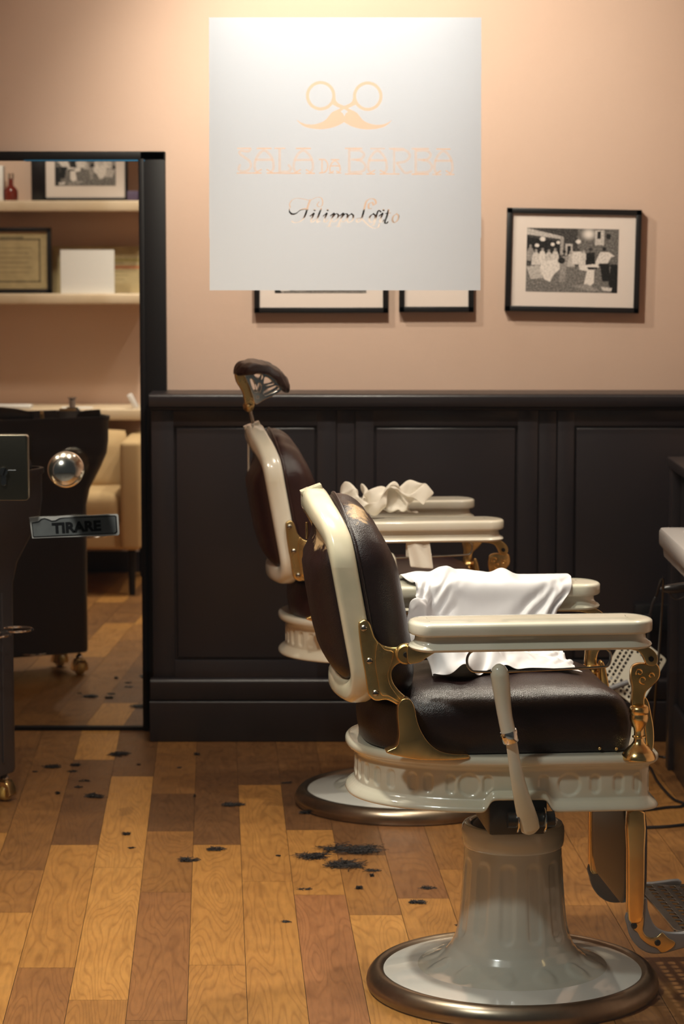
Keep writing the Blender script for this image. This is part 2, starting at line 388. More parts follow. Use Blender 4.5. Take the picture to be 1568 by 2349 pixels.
    sm = node(nt, 'ShaderNodeMapRange'); sm.inputs['From Min'].default_value = 1.62; sm.inputs['From Max'].default_value = 1.50; sm.inputs['To Max'].default_value = .45; l.new(sa.outputs[0], sm.inputs['Value'])
    sx = node(nt, 'ShaderNodeMix', data_type='RGBA', blend_type='MULTIPLY'); sx.inputs[7].default_value = (.42, .40, .42, 1); l.new(sm.outputs[0], sx.inputs[0]); l.new(g2.outputs[2], sx.inputs[6]); g2 = sx
    # the dark gap sheet
    lt = node(nt, 'ShaderNodeMath', operation='LESS_THAN'); lt.inputs[1].default_value = -.5; l.new(sep.outputs[0], lt.inputs[0])
    g3 = node(nt, 'ShaderNodeMix', data_type='RGBA'); g3.inputs[7].default_value = (.05, .025, .012, 1); l.new(lt.outputs[0], g3.inputs[0]); l.new(g2.outputs[2], g3.inputs[6])
    l.new(g3.outputs[2], b.inputs['Base Color'])
    ro = node(nt, 'ShaderNodeMapRange'); ro.inputs['To Min'].default_value = .30; ro.inputs['To Max'].default_value = .46; l.new(n4.outputs['Fac'], ro.inputs['Value']); l.new(ro.outputs[0], b.inputs['Roughness'])
    bp = node(nt, 'ShaderNodeBump', Strength=.12, Distance=.001); l.new(n2.outputs['Fac'], bp.inputs['Height']); l.new(bp.outputs[0], b.inputs['Normal'])
    o = link('floor', me, m, None, False); struct(o); return o
build_floor()
def sbox(name, x0, x1, y0, y1, z0, z1, mat, parent=None, bev=0.0):
    o = B().box(x0, x1, y0, y1, z0, z1, bev).build(name, mat, parent, smooth=bool(bev))
    if parent is None: struct(o)
    return o
sbox('wall_back', XL, XR, WY, WY + .12, 0, ZC, M['wall'])
sbox('wall_left', XL - .1, XL, GY - .05, WY + .12, 0, ZC, M['wall'])
sbox('wall_right', XR, XR + .1, GY - .05, WY + .12, 0, ZC, M['wall'])
sbox('ceiling', XL - .1, XR + .1, GY - .05, WY + .12, ZC, ZC + .1, M['white_wall'])
sbox('wall_front', XL, -.90, 4.19, 4.29, 0, ZC, M['wall'])
sbox('trim_2', -.90, -.86, 4.16, 4.30, 0, ZC, M['dark'])        # door jamb
sbox('trim_3', -.86, XR, 4.16, 4.26, 2.45, ZC, M['dark'])      # header over the shop front
sbox('ground', -4, 4, -1.0, 3.99, -.06, -.02, M['pavement'])
sbox('baseboard_front', -2.3, -.90, 4.29, 4.305, 0, .10, M['dark'])

# ---- panelled dado
tr = sempty('trim_1')
FR = 8.02; RC = 8.036
b = B().box(-.596, XR, RC, WY, .0, 1.05)
b.build('backing_panel', M['dark'], tr, False)
b = B()
mods = [(-.596, -.019, -.526, -.078), (.042, .6124, .0992, .549), (.6735, 1.247, .7257, 1.19)]
for (x0, x1, p0, p1) in mods:
    b.box(x0, p0, FR, RC + .002, .13, 1.052, .002); b.box(p1, x1, FR, RC + .002, .13, 1.052, .002)
    b.box(p0 - .001, p1 + .001, FR, RC + .002, .9965, 1.052, .002); b.box(p0 - .001, p1 + .001, FR, RC + .002, .13, .2555, .002)
b.build('panel_rails', M['dark'], tr)
for (x0, x1, p0, p1) in mods:
    B().box(p0 + .006, p1 - .006, FR + .005, RC + .002, .2615, .9905, .005, 3).build('panel', M['dark'], tr)
for (x0, x1) in ((-.016, .039), (.6154, .6705), (1.25, 1.305)):
    B().box(x0, x1, FR + .004, RC + .002, .13, 1.052, .002).build('pilaster', M['dark'], tr)
def rounded_bar(name, x0, x1, yf, yb, z0, z1, r, mat, parent):
    prof = [(yb, z0), (yf + .004, z0), (yf, z0 + .004)] + [(yf + r - r * math.cos(a), z1 - r + r * math.sin(a)) for a in [PI / 2 * i / 6 for i in range(7)]] + [(yb, z1)]
    b = B(); b.loft([[Vector((x, y, z)) for y, z in prof] for x in (x0, x1)]); return b.build(name, mat, parent, ang=50)
rounded_bar('cap_rail', -.6, XR, 7.985, WY, 1.056, 1.098, .012, M['dark'], tr)
rounded_bar('cap_moulding', -.597, XR, 8.008, FR + .004, 1.046, 1.057, .005, M['dark'], tr)
rounded_bar('plinth_ledge', -.603, XR, 7.992, FR + .004, .13, .199, .012, M['dark'], tr)
rounded_bar('baseboard', -.605, XR, 7.985, FR + .004, 0, .129, .004, M['dark'], tr)

# ---- tall mirror
mt = thing('wall_mirror', 'tall black framed mirror standing against the pink wall left of the dark panelling', 'mirror', (-.82, 8.2, 0))
def loc(o_parent, p): return Vector(p) - Vector(o_parent.location)
def pbox(parent, name, x0, x1, y0, y1, z0, z1, mat, bev=0.0, seg=2):
    q = parent.location; return B().box(x0 - q.x, x1 - q.x, y0 - q.y, y1 - q.y, z0 - q.z, z1 - q.z, bev, seg).build(name, mat, parent, smooth=bool(bev))
g = B(); q = mt.location
g.add([(-1.75 - q.x, 8.185 - q.y, .012), (-.636 - q.x, 8.185 - q.y, .012), (-.636 - q.x, 8.185 - q.y, 1.83), (-1.75 - q.x, 8.185 - q.y, 1.83)], [(0, 1, 2, 3)])
g.build('mirror_glass', M['mirror'], mt, False)
MIR = 8.185
pbox(mt, 'frame', -.636, -.5565, 8.16, 8.198, 0, 1.851, M['black'], .003)
pbox(mt, 'inner_moulding', -.640, -.622, 8.152, 8.17, .012, 1.828, M['black'], .003)
pbox(mt, 'top_frame', -1.80, -.5565, 8.16, 8.199, 1.822, 1.851, M['black'], .003)
pbox(mt, 'bottom_frame', -1.80, -.60, 8.17, 8.199, 0, .012, M['black'])
pbox(mt, 'side_frame', -1.80, -1.74, 8.16, 8.199, 0, 1.851, M['black'], .003)
tp = pbox(mt, 'blue_reflection_strip', -1.0, -.62, 8.158, 8.1605, 1.8205, 1.8245, M['blue']); tp['label'] = 'thin blue strip painted as a reflection along the top edge'  # a blue reflection in the mirror, built as a coloured strip

# ---- shop front glass door with lock, knob
dr = sempty('door_1')
B().box(-.86, XR, GY, GY + .008, .0, 2.45).build('glass_pane', M['glass'], dr, False)
def rounded_rect(x0, x1, z0, z1, r, n=5):
    out = []
    for (cx, cz, a0) in ((x1 - r, z1 - r, 0), (x0 + r, z1 - r, 90), (x0 + r, z0 + r, 180), (x1 - r, z0 + r, 270)):
        out += [(cx + r * math.cos(math.radians(a0 + 90 * i / n)), cz + r * math.sin(math.radians(a0 + 90 * i / n))) for i in range(n + 1)]
    return out
lp = B().prism(rounded_rect(-.66, -.5119, 1.1609, 1.268, .005), GY - .022, GY, .0015).build('lock_plate', M['brushed'], dr)
lc = B().lathe([(.0001, -.002), (.0072, -.002), (.0078, 0), (.0078, .01)], 24, (-.5515, GY - .024, 1.2085), 'y')
lc.prism([(-.5515 + x, z) for x, z in rounded_rect(-.0045, .0045, 1.185, 1.206, .0045)], GY - .0245, GY - .015, .0008)
lc.build('lock_cylinder', M['steel'], lp)
B().tube([(-.548, GY - .0265, 1.2145), (-.552, GY - .0265, 1.203)], .0014, 6).build('key_slot', M['black_steel'], lp)
B().box(-.5444, -.5316, GY - .0226, GY - .021, 1.2105, 1.2112).build('slot_mark', M['paper'], lp, False)
kn = B(); kc = atY(150, 1078, 4.15)
kn.lathe([(.0001, -.030), (.006, -.0297), (.013, -.027), (.020, -.021), (.0255, -.012), (.0290, -.001), (.0298, .004), (.0298, .009), (.0288, .013), (.024, .016), (.012, .018), (.010, .035), (.010, .047)], 48, (kc.x, kc.y, kc.z), 'y')
kn.build('door_knob', M['knob'], dr)
B().lathe([(.0001, 0), (.014, 0), (.014, .006), (.0001, .006)], 24, (kc.x, GY - .006, kc.z), 'y').build('knob_rose', M['brushed'], dr)

# ---- TIRARE plate
def text_mesh(s, size, mat, name, parent, mtx, extrude=.0002, bold=.0):
    cu = bpy.data.curves.new(name, 'FONT'); cu.body = s; cu.size = size; cu.align_x = 'LEFT'; cu.extrude = extrude; cu.offset = bold
    tmp = bpy.data.objects.new(name, cu); COL.objects.link(tmp); bpy.context.view_layer.update()
    me = bpy.data.meshes.new_from_object(tmp.evaluated_get(bpy.context.evaluated_depsgraph_get())); bpy.data.objects.remove(tmp)
    xs = [v.co.x for v in me.vertices]; ys = [v.co.y for v in me.vertices]
    me.transform(mtx(min(xs), max(xs), min(ys), max(ys))); me.materials.clear()
    return link(name, me, mat, parent, smooth=False)
SY = GY - .001
c0, c1, c2, c3 = atY(67, 1186, SY), atY(271, 1179, SY), atY(274, 1228, SY), atY(71, 1235, SY)
sg = thing('pull_sign', 'small worn grey TIRARE sticker with torn white edge on the glass door', 'sign', tuple((c0 + c1 + c2 + c3) / 4))
def SG(u, v, d=0.0):   # u right, v down in 0..1
    p = (c0 * (1 - u) + c1 * u) * (1 - v) + (c3 * (1 - u) + c2 * u) * v; p.y -= d; return p - sg.location
def sg_poly(name, uv, d, th, mat):
    n = len(uv); vs = [SG(u, v, d) for u, v in uv] + [SG(u, v, d - th) for u, v in uv]
    bm = B().add(vs, [tuple(range(n))] + [tuple(range(n, 2 * n))[::-1]] + [(i, (i + 1) % n, n + (i + 1) % n, n + i) for i in range(n)]); return bm.build(name, mat, sg, False)
sg_poly('backing', [(0, .02), (.12, 0), (.3, .01), (.5, -.02), (.7, .015), (.86, -.01), (.985, 0), (1, .06), (1, .93), (.985, 1), (.6, 1.0), (.3, .99), (.015, 1)], .0006, .0006, M['sign_edge'])
sg_poly('dark_border', [(.022, .26), (.05, .25), (.10, .21), (.13, .10), (.17, .07), (.21, .12), (.25, .20), (.29, .19), (.335, .10), (.38, .075), (.96, .06), (.978, .10), (.978, .84), (.955, .92), (.03, .955), (.022, .9)], .0010, .0004, M['ink'])
sg_poly('grey_face', [(.032, .31), (.06, .30), (.105, .26), (.14, .16), (.17, .13), (.205, .18), (.25, .27), (.30, .25), (.34, .16), (.385, .12), (.955, .105), (.968, .14), (.968, .80), (.945, .875), (.04, .91), (.032, .88)], .0014, .0004, M['sign_face'])
t0, t1 = SG(.245, .80), SG(.80, .755); th_ = (SG(.245, .30) - SG(.245, .80)).z
def tm(x0, x1, y0, y1):
    sx = (t1.x - t0.x) / (x1 - x0); sy = th_ / (y1 - y0)
    return Matrix.Translation((t0.x, t0.y - .0018, t0.z)) @ Matrix.Rotation(-math.atan2(t1.z - t0.z, t1.x - t0.x), 4, 'Y') @ Matrix.Rotation(PI / 2, 4, 'X') @ Matrix.Diagonal((sx, sy, 1, 1)) @ Matrix.Translation((-x0, -y0, 0))
text_mesh('TIRARE', .02, M['ink'], 'lettering', sg, tm, bold=.0009)

# ---- frosted film with cut-out logo and lettering
def build_film():
    S = 2.0                       # cells per picture pixel in the lettering area
    X0, Y0, X1, Y1 = 530, 170, 1050, 546
    W, Hh = int((X1 - X0) * S), int((Y1 - Y0) * S)
    xx = (np.arange(W) + .5) / S + X0; yy = (np.arange(Hh) + .5) / S + Y0
    XX, YY = np.meshgrid(xx, yy)
    hole = np.zeros((Hh, W), bool)
    def seg_d(x0, y0, x1, y1, pad):
        i0 = max(0, int((min(x0, x1) - pad - X0) * S)); i1 = min(W, int((max(x0, x1) + pad - X0) * S) + 2)
        j0 = max(0, int((min(y0, y1) - pad - Y0) * S)); j1 = min(Hh, int((max(y0, y1) + pad - Y0) * S) + 2)
        A, Bb = XX[j0:j1, i0:i1], YY[j0:j1, i0:i1]; dx, dy = x1 - x0, y1 - y0; q = dx * dx + dy * dy + 1e-9
        t = np.clip(((A - x0) * dx + (Bb - y0) * dy) / q, 0, 1)
        return (j0, j1, i0, i1), np.hypot(A - x0 - t * dx, Bb - y0 - t * dy)
    def stroke(pts, w):
        for a, c in zip(pts[:-1], pts[1:]):
            (j0, j1, i0, i1), d = seg_d(*a, *c, w + 1); hole[j0:j1, i0:i1] |= d < w / 2
    def contour(pts, hw=1.9, lw=.9, core=0.0):
        D = np.full((Hh, W), 99.0)
        for a, c in zip(pts[:-1], pts[1:]):
            (j0, j1, i0, i1), d = seg_d(*a, *c, 5); D[j0:j1, i0:i1] = np.minimum(D[j0:j1, i0:i1], d)
        h = np.abs(D - hw) < lw / 2
        if core: h |= D < core
        return h
    def poly(pts):
        P = np.array(pts); n = len(P); ins = np.zeros((Hh, W), bool); j = n - 1
        for i in range(n):
            xi, yi = P[i]; xj, yj = P[j]
            c = ((yi > YY) != (yj > YY)) & (XX < (xj - xi) * (YY - yi) / (yj - yi + 1e-12) + xi); ins ^= c; j = i
        return ins
    Z5 = lambda pts: [(660 + x / 5.873, 140 + y / 5.873) for x, y in pts]
    Z3 = lambda pts: [(530 + x / 3.015, 320 + y / 3.015) for x, y in pts]
    # scissors + moustache
    for cx, cy in ((441, 468), (1075, 474)):
        (px, py), = Z5([(cx, cy)]); d = np.hypot(XX - px, YY - py); hole |= np.abs(d - 30.2) < 3.5
    hole |= poly(Z5(smooth_closed([(632, 470), (648, 535), (690, 575), (758, 605), (835, 650), (900, 680), (940, 720), (900, 740), (820, 690), (770, 655), (700, 632), (612, 590), (585, 560)], 5)))
    hole |= poly(Z5(smooth_closed([(884, 470), (868, 535), (826, 575), (758, 605), (681, 650), (616, 680), (576, 720), (616, 740), (696, 690), (746, 655), (816, 632), (904, 590), (931, 560)], 5)))
    must = [(759, 742), (735, 700), (690, 672), (640, 672), (590, 695), (555, 735), (510, 790), (440, 830), (340, 855), (240, 850), (170, 825), (118, 790), (160, 840), (230, 885), (330, 910), (450, 918), (560, 905), (660, 875), (720, 845), (759, 820)]
    ms = smooth_open(must, 4); mirrored = [(1518 - x, y + 4) for x, y in ms][::-1]
    hole |= poly(Z5(ms + mirrored))
    # double-line capitals
    caps = np.zeros((Hh, W), bool)
    def cap(*strokes, hw=1.9, lw=.95, core=.45):
        nonlocal caps
        h = np.zeros((Hh, W), bool)
        for s_ in strokes: h |= contour(Z3(smooth_open(s_, 8) if len(s_) > 2 else s_), hw, lw, core)
        caps |= h
    def A(x0, x1, y0, y1, hw=1.9):
        w = x1 - x0; h = y1 - y0; m = (x0 + x1) / 2
        cap([(x0 + .16 * w, y1 - .03 * h), (x0 + .05 * w, y1 - .22 * h), (x0 + .10 * w, y1 - .55 * h), (x0 + .28 * w, y0 + .20 * h), (m, y0 + .08 * h), (x1 - .28 * w, y0 + .20 * h), (x1 - .10 * w, y1 - .55 * h), (x1 - .05 * w, y1 - .22 * h), (x1 - .16 * w, y1 - .03 * h)], hw=hw)
        cap([(x0 + .16 * w, y1 - .04 * h), (x0 + .36 * w, y1 - .14 * h)], [(x1 - .16 * w, y1 - .04 * h), (x1 - .36 * w, y1 - .14 * h)], hw=hw * .6)
        cap([(m - .33 * w, y0), (m + .33 * w, y0)], [(x0 - .02 * w, y1), (x0 + .36 * w, y1)], [(x1 - .36 * w, y1), (x1 + .02 * w, y1)], hw=hw * .55)
        cap([(x0 + .12 * w, y0 + .46 * h), (x1 - .12 * w, y0 + .46 * h)], hw=hw * .95, core=.5)
    def Bl(x0, x1, y0, y1):
        w = x1 - x0; h = y1 - y0; s = x0 + .18 * w
        cap([(s, y0 + 4), (s, y1 - 4)]); cap([(x0, y0), (x0 + .8 * w, y0)], [(x0, y1), (x0 + .8 * w, y1)], hw=1.2)
        cap([(s + .1 * w, y0 + .07 * h), (x0 + .72 * w, y0 + .08 * h), (x0 + .92 * w, y0 + .24 * h), (x0 + .74 * w, y0 + .42 * h), (s + .15 * w, y0 + .44 * h)])
        cap([(s + .3 * w, y0 + .44 * h), (x0 + .80 * w, y0 + .50 * h), (x1 - 2, y0 + .70 * h), (x0 + .82 * w, y0 + .90 * h), (s + .1 * w, y0 + .94 * h)])
    cap([(132, 70), (112, 84), (68, 78), (58, 96), (88, 120), (125, 148), (136, 180), (118, 212), (75, 222), (52, 205), (60, 178)]); cap([(45, 62), (134, 62)], [(42, 232), (142, 232)], hw=1.2)
    A(155, 300, 62, 232); cap([(335, 66), (335, 228)]); cap([(302, 62), (370, 62)], [(305, 232), (425, 234)], hw=1.2); cap([(350, 222), (395, 222), (412, 200), (398, 178)]); A(425, 572, 62, 234)
    cap([(628, 142), (628, 228)], hw=1.2); cap([(610, 138), (650, 142), (668, 180), (652, 222), (612, 232)], hw=1.2); A(678, 757, 140, 232, 1.3)
    Bl(790, 930, 62, 238); A(940, 1082, 64, 238)
    cap([(1125, 68), (1125, 234)]); cap([(1095, 64), (1190, 64)], [(1095, 238), (1160, 238)], hw=1.2)
    cap([(1140, 74), (1205, 76), (1234, 112), (1205, 150), (1145, 162)]); cap([(1150, 168), (1175, 205), (1205, 232), (1245, 222)])
    Bl(1250, 1390, 64, 240); A(1398, 1536, 66, 242)
    hole |= caps
    # script name, broad-nib strokes
    def pen(pts, w0=1.2, w1=4.6, ang=50, n=10):
        P = Z3(smooth_open(pts, n)); a = math.radians(ang)
        for p, q_ in zip(P[:-1], P[1:]):
            dx, dy = q_[0] - p[0], q_[1] - p[1]; t = math.atan2(-dy, dx)
            w = w0 + (w1 - w0) * abs(math.sin(t - a + PI / 2 * 0)) ** 1.5
            stroke([p, q_], w)
    A0 = 10
    pen([(408, 470), (404, 446), (420, 420), (455, 406), (500, 412), (545, 420), (585, 402), (618, 402), (632, 425), (628, 455), (608, 466), (594, 452), (606, 432)], .9, 2.6, A0)
    pen([(545, 420), (532, 455), (518, 505), (500, 545), (470, 570), (436, 574), (420, 566)], 1.5, 4.8, A0)
    pen([(402, 478), (404, 500), (422, 516), (450, 510), (478, 488), (508, 480), (528, 484)], 1.2, 4.2, 60)
    def i_(x, tall=False):
        if tall: pen([(x + 30, 478), (x + 14, 520), (x + 2, 556), (x + 6, 572), (x + 24, 560)], 1.2, 4.6, A0)
        else:
            pen([(x - 6, 530), (x + 18, 512), (x + 6, 545), (x, 565), (x + 12, 571), (x + 26, 556)], 1.2, 4.4, A0); stroke(Z3([(x + 24, 488), (x + 25, 489)]), 4.6)
    def p_(x):
        pen([(x + 4, 528), (x + 28, 512), (x + 10, 556), (x - 6, 600)], 1.3, 4.6, A0); stroke(Z3([(x - 20, 601), (x + 10, 601)]), 1.6)
        pen([(x + 22, 534), (x + 42, 514), (x + 58, 522), (x + 50, 552), (x + 30, 570), (x + 12, 562)], 1.3, 4.0, A0)
    def o_(x):
        pen([(x + 26, 514), (x + 4, 530), (x - 4, 556), (x + 8, 574), (x + 30, 560), (x + 38, 530), (x + 26, 514)], 1.3, 4.2, A0)
    i_(552); i_(592, True); i_(642); p_(682); p_(746); o_(806)
    pen([(970, 478), (950, 474), (952, 446), (975, 436), (984, 452), (1000, 440), (992, 416), (962, 410), (935, 428), (922, 470), (910, 520), (896, 556), (878, 572), (866, 562), (878, 546), (905, 552), (945, 590), (985, 612), (1015, 606), (1024, 584)], 1.3, 4.6, A0)
    o_(958)
    pen([(1034, 500), (1020, 490), (1008, 512), (998, 552), (984, 590), (970, 592)], 1.3, 4.2, A0)
    i_(1028)
    pen([(1088, 488), (1076, 530), (1062, 570), (1072, 580), (1084, 570)], 1.4, 5.0, A0); stroke(Z3([(1066, 512), (1102, 508)]), 1.6); o_(1118)
    # mesh: outer frame as 4 big strips and the cell area as merged runs
    cx = [479.5, X0, X1, 1103.5]; cy = [40, Y0, Y1, 665.5]
    TL, TR = Vector((-.2139, 4.2, 1.9392)), Vector((.2245, 4.2, 1.9374)); BR, BL = Vector((.2242, 4.2, 1.5019)), Vector((-.2142, 4.2, 1.5033))
    vs, fs, idx = [], [], {}
    YF = GY + .0086
    def vert(x, y):
        k = (round(x * 4), round(y * 4))
        if k not in idx: idx[k] = len(vs); vs.append(atY(x, y, YF))
        return idx[k]
    def quad(x0, y0, x1, y1):
        fs.append((vert(x0, y0), vert(x1, y0), vert(x1, y1), vert(x0, y1)))
    for (a0, b0, a1, b1) in ((479, 40, 1103.5, Y0), (479.5, Y0, X0, Y1), (X1, Y0, 1103, Y1), (480.5, Y1, 1101.5, 666)): quad(a0, b0, a1, b1)
    active = {}
    for j in range(Hh + 1):
        runs = set()
        if j < Hh:
            row = ~hole[j]; d = np.diff(np.concatenate([[0], row.astype(np.int8), [0]])); st, en = np.where(d == 1)[0], np.where(d == -1)[0]
            runs = set(zip(st.tolist(), en.tolist()))
        for r in list(active):
            if r not in runs: quad(X0 + r[0] / S, Y0 + active[r] / S, X0 + r[1] / S, Y0 + j / S); del active[r]
        for r in runs:
            if r not in active: active[r] = j
    me = bpy.data.meshes.new('window_film'); me.from_pydata([tuple(v) for v in vs], [], fs); me.update()
    o = link('window_film', me, M['film'], None, False)
    tag(o, 'square white frosted film on the shop glass with cut-out scissors, moustache and barber lettering', 'window sticker')
build_film()

# ================================================================== pictures
def fbm(h, w, sc, seed):
    a = np.zeros((h, w)); 
    for j in range(h):
        for i in range(w):
            a[j, i] = noise.fractal(Vector((i / sc + seed * 13.1, j / sc, seed)), 1.0, 2.0, 4)
    return a
def barbershop_print(h=150, w=214, seed=1):
    g_ = np.full((h, w), .25) + fbm(h, w, 14, seed) * .12
    Y_, X_ = np.mgrid[0:h, 0:w]; X_ = X_ / w; Y_ = Y_ / h
    def P(pts, v):
        P_ = np.array(pts); ins = np.zeros((h, w), bool); j = len(P_) - 1
        for i in range(len(P_)):
            xi, yi = P_[i]; xj, yj = P_[j]; ins ^= ((yi > Y_) != (yj > Y_)) & (X_ < (xj - xi) * (Y_ - yi) / (yj - yi + 1e-12) + xi); j = i
        g_[ins] = v + fbm(h, w, 3, seed + 2)[ins] * .25
    def E(cx, cy, rx, ry, v): 
        m = ((X_ - cx) / rx) ** 2 + ((Y_ - cy) / ry) ** 2 < 1; g_[m] = v + fbm_small[m] * .2
    fbm_small = fbm(h, w, 4, seed + 5)
    P([(0, 0), (1, 0), (1, .62), (0, .62)], .22); P([(.55, 0), (1, 0), (1, .55), (.55, .5)], .38); P([(0, .6), (1, .58), (1, 1), (0, 1)], .42)
    glow = np.exp(-(((X_ - .67) / .10) ** 2 + ((Y_ - .08) / .12) ** 2)); g_[:] = np.maximum(g_, glow * .95)
    P([(0, .0), (.40, .13), (.40, .17), (.0, .10)], .72); P([(.36, .13), (.40, .13), (.40, .42), (.36, .42)], .6); P([(.0, .14), (.36, .2), (.36, .45), (0, .42)], .07)
    P([(.42, .24), (.50, .24), (.50, .42), (.42, .42)], .7); P([(.44, .27), (.48, .27), (.48, .42), (.44, .42)], .06)
    P([(.74, .02), (.84, .02), (.84, .25), (.74, .25)], .75); P([(.765, .04), (.80, .04), (.80, .15), (.765, .15)], .12); P([(.86, .08), (.91, .08), (.91, .15), (.86, .15)], .08)
    for cx, cy, r in ((.17, .17, .03), (.28, .25, .022), (.11, .27, .025), (.56, .20, .028), (.34, .22, .02)): E(cx, cy, r, r * 1.2, .92)
    for (x, y, v) in ((.04, .35, .55), (.10, .42, .8), (.17, .40, .85), (.24, .42, .75), (.31, .40, .8), (.62, .42, .8), (.48, .44, .7)):
        E(x, y, .03, .05, v); E(x, y - .07, .014, .022, .6); P([(x - .035, y), (x + .035, y), (x + .05, y + .16), (x - .05, y + .16)], v)
    P([(.16, .52), (.36, .48), (.38, .62), (.30, .72), (.26, .84), (.20, .80), (.14, .66)], .88); P([(.0, .60), (.14, .58), (.18, .78), (.05, .80)], .7)
    P([(.36, .45), (.46, .42), (.44, .60), (.42, .84), (.36, .84), (.36, .6)], .55); E(.41, .36, .02, .03, .15); E(.38, .50, .04, .05, .08)
    P([(.50, .36), (.60, .36), (.62, .56), (.50, .56)], .85); E(.555, .33, .018, .028, .2)
    P([(.65, .38), (.74, .36), (.75, .60), (.64, .58)], .05); E(.695, .32, .02, .03, .18)
    P([(.80, .36), (.90, .36), (.96, .42), (.92, .44), (.88, .54), (.80, .54), (.76, .56), (.75, .52)], .85); E(.845, .31, .02, .035, .1); P([(.80, .54), (.90, .54), (.92, .82), (.83, .82)], .03)
    P([(.57, .58), (.78, .54), (.79, .60), (.74, .64), (.74, .84), (.70, .90), (.63, .88), (.66, .66), (.58, .64)], .9); P([(.66, .60), (.78, .60), (.77, .63), (.68, .64)], .15)
    P([(.92, .55), (1, .55), (1, 1), (.93, 1), (.90, .85)], .04); P([(.50, .90), (.66, .86), (.80, .96), (.70, .98)], .55); P([(.82, .90), (.94, .92), (.93, .97), (.84, .96)], .8)
    gg = np.clip((g_ - .04) * 1.08, .012, .95) ** 1.9
    return np.stack([gg * .92, gg * .84, gg * .78], -1)
def certificate(h, w, seed, ornate=True):
    base = np.array([.46, .36, .19]); im = np.ones((h, w, 3)) * base * (1 + fbm(h, w, 10, seed)[..., None] * .15)
    def dark(y0, y1, x0, x1, k): im[y0:y1, x0:x1] *= k
    if ornate:
        for t in (3, h - 6): dark(t + 5 if t == 3 else t - 4, t + 7 if t == 3 else t - 2, 8, w - 8, .3)
        dark(8, h - 8, 8, 10, .3); dark(8, h - 8, w - 10, w - 8, .3)
        dark(5, 8, w // 3, w * 2 // 3, .5)
    for k in range(6): 
        y = int(h * (.28 + .085 * k)); x0 = int(w * (.22 + .05 * (k % 2))); dark(y, y + 1, x0, w - x0, .55)
    if not ornate:
        y = int(h * .28); im[y:y + 4, w // 8:w - 8] *= np.array([.8, .8, .5]); im[int(h * .42):int(h * .42) + 4, w // 4:] *= np.array([1.1, .55, .45])
    return im
def picture(name, label, cx, cz, w, h, ang, img, img_frac, yw=WY, border=.0172, flip=False, group=None, cat='picture', matmat=None, lean=0.0, mirrored=False, loc_=None, mat_on=True):
    """framed picture; frame sticks 3 cm out of the wall. img_frac: (x0,x1,z0,z1) of the inner window in fractions from centre-bottom-left"""
    t = thing(name, label, cat, loc_ or (cx, yw, cz), PI if flip else 0, group)
    R_ = Matrix.Rotation(ang, 4, 'Y') @ Matrix.Rotation(lean, 4, 'X')
    def bb(nm, x0, x1, y0, y1, z0, z1, mat, bev=.0): 
        o = B().box(x0, x1, y0, y1, z0, z1, bev, 2, R_).build(nm, mat, t, smooth=bool(bev)); return o
    fr = B()
    for (x0, x1, z0, z1) in ((-w / 2, w / 2, h / 2 - border, h / 2), (-w / 2, w / 2, -h / 2, -h / 2 + border), (-w / 2, -w / 2 + border, -h / 2, h / 2), (w / 2 - border, w / 2, -h / 2, h / 2)): fr.box(x0, x1, -.034, -.001, z0, z1, .0015, 2, R_)
    fr.build('frame', M['black_frame'], t)
    if mat_on: bb('mat_board', -w / 2 + .004, w / 2 - .004, -.022, -.019, -h / 2 + .004, h / 2 - .004, matmat or M['mat_board'])
    if img is not None:
        x0, x1, z0, z1 = img_frac
        X0, X1, Z0, Z1 = -w / 2 + x0 * w, -w / 2 + x1 * w, -h / 2 + z0 * h, -h / 2 + z1 * h
        color_grid('print', 0, 0, img, lambda u, v: R_ @ Vector((X0 + (X1 - X0) * u, -.0226, Z1 - (Z1 - Z0) * v)), M['print'], t)
    return t
img = barbershop_print()
GP = 'framed photographs on the pink wall'
yc = 8.17
pc = (atY(1162.7, 477.3, yc) + atY(1464.8, 718, yc)) / 2
fw = (atY(1471, 482.7, yc) - atY(1162.7, 477.3, yc)).length; fh = (atY(1158, 714.6, yc) - atY(1162.7, 477.3, yc)).length
picture('framed_photograph', 'wide black framed old barbershop photograph hanging alone at the right of the white film', pc.x, pc.z, fw, fh, math.radians(1.05), img, (.152, .836, .193, .81), group=GP)
p2 = atY(736.5, 718, yc); picture('framed_photograph', 'wide black framed photograph whose lower edge shows under the left half of the white film', p2.x, p2.z + fh / 2, (atY(890, 718, yc) - atY(583, 718, yc)).x, fh, 0, barbershop_print(150, 214, 4)[:, ::-1], (.152, .836, .193, .81), group=GP)
p3 = atY(1000.5, 716, yc); picture('framed_photograph', 'narrow upright black frame, only its lower edge visible under the right of the white film', p3.x, p3.z + fh / 2, (atY(1086, 716, yc) - atY(915, 716, yc)).x, fh, 0, barbershop_print(110, 70, 6), (.2, .8, .27, .8), group=GP)

# ================================================================== barber chair
def ring_section(n=16, e=4.0):
    out = []
    for k in range(n):
        a = 2 * PI * k / n; c, s = math.cos(a), math.sin(a)
        out.append((math.copysign(abs(c) ** (2 / e), c), math.copysign(abs(s) ** (2 / e), s)))
    return out
def back_x(z): 
    return -.327 - .184 * (z - .656) - max(0, z - .98) * .12
def bow(y, z):
    k = 1 - min(1, abs(y) / .185) ** 2.2
    return k * (.034 * max(0, min(1, (.76 - z) / .08)) + .014 * max(0, min(1, (z - .96) / .07)))
def pillow(outline3, axis, prof, name, mat, parent, centre=None, crease=None):
    """outline3: list of Vector; prof: list of (scale, height along axis); returns rounded pad"""
    c = centre or sum((Vector(v) for v in outline3), Vector()) / len(outline3)
    rings = []
    for (s, h) in prof:
        r = []
        for v in outline3:
            p = c + (v - c) * s + axis * h
            if crease: p = crease(p, s, h)
            r.append(p)
        rings.append(r)
    b = B(); b.loft(rings); return b.build(name, mat, parent, ang=60)

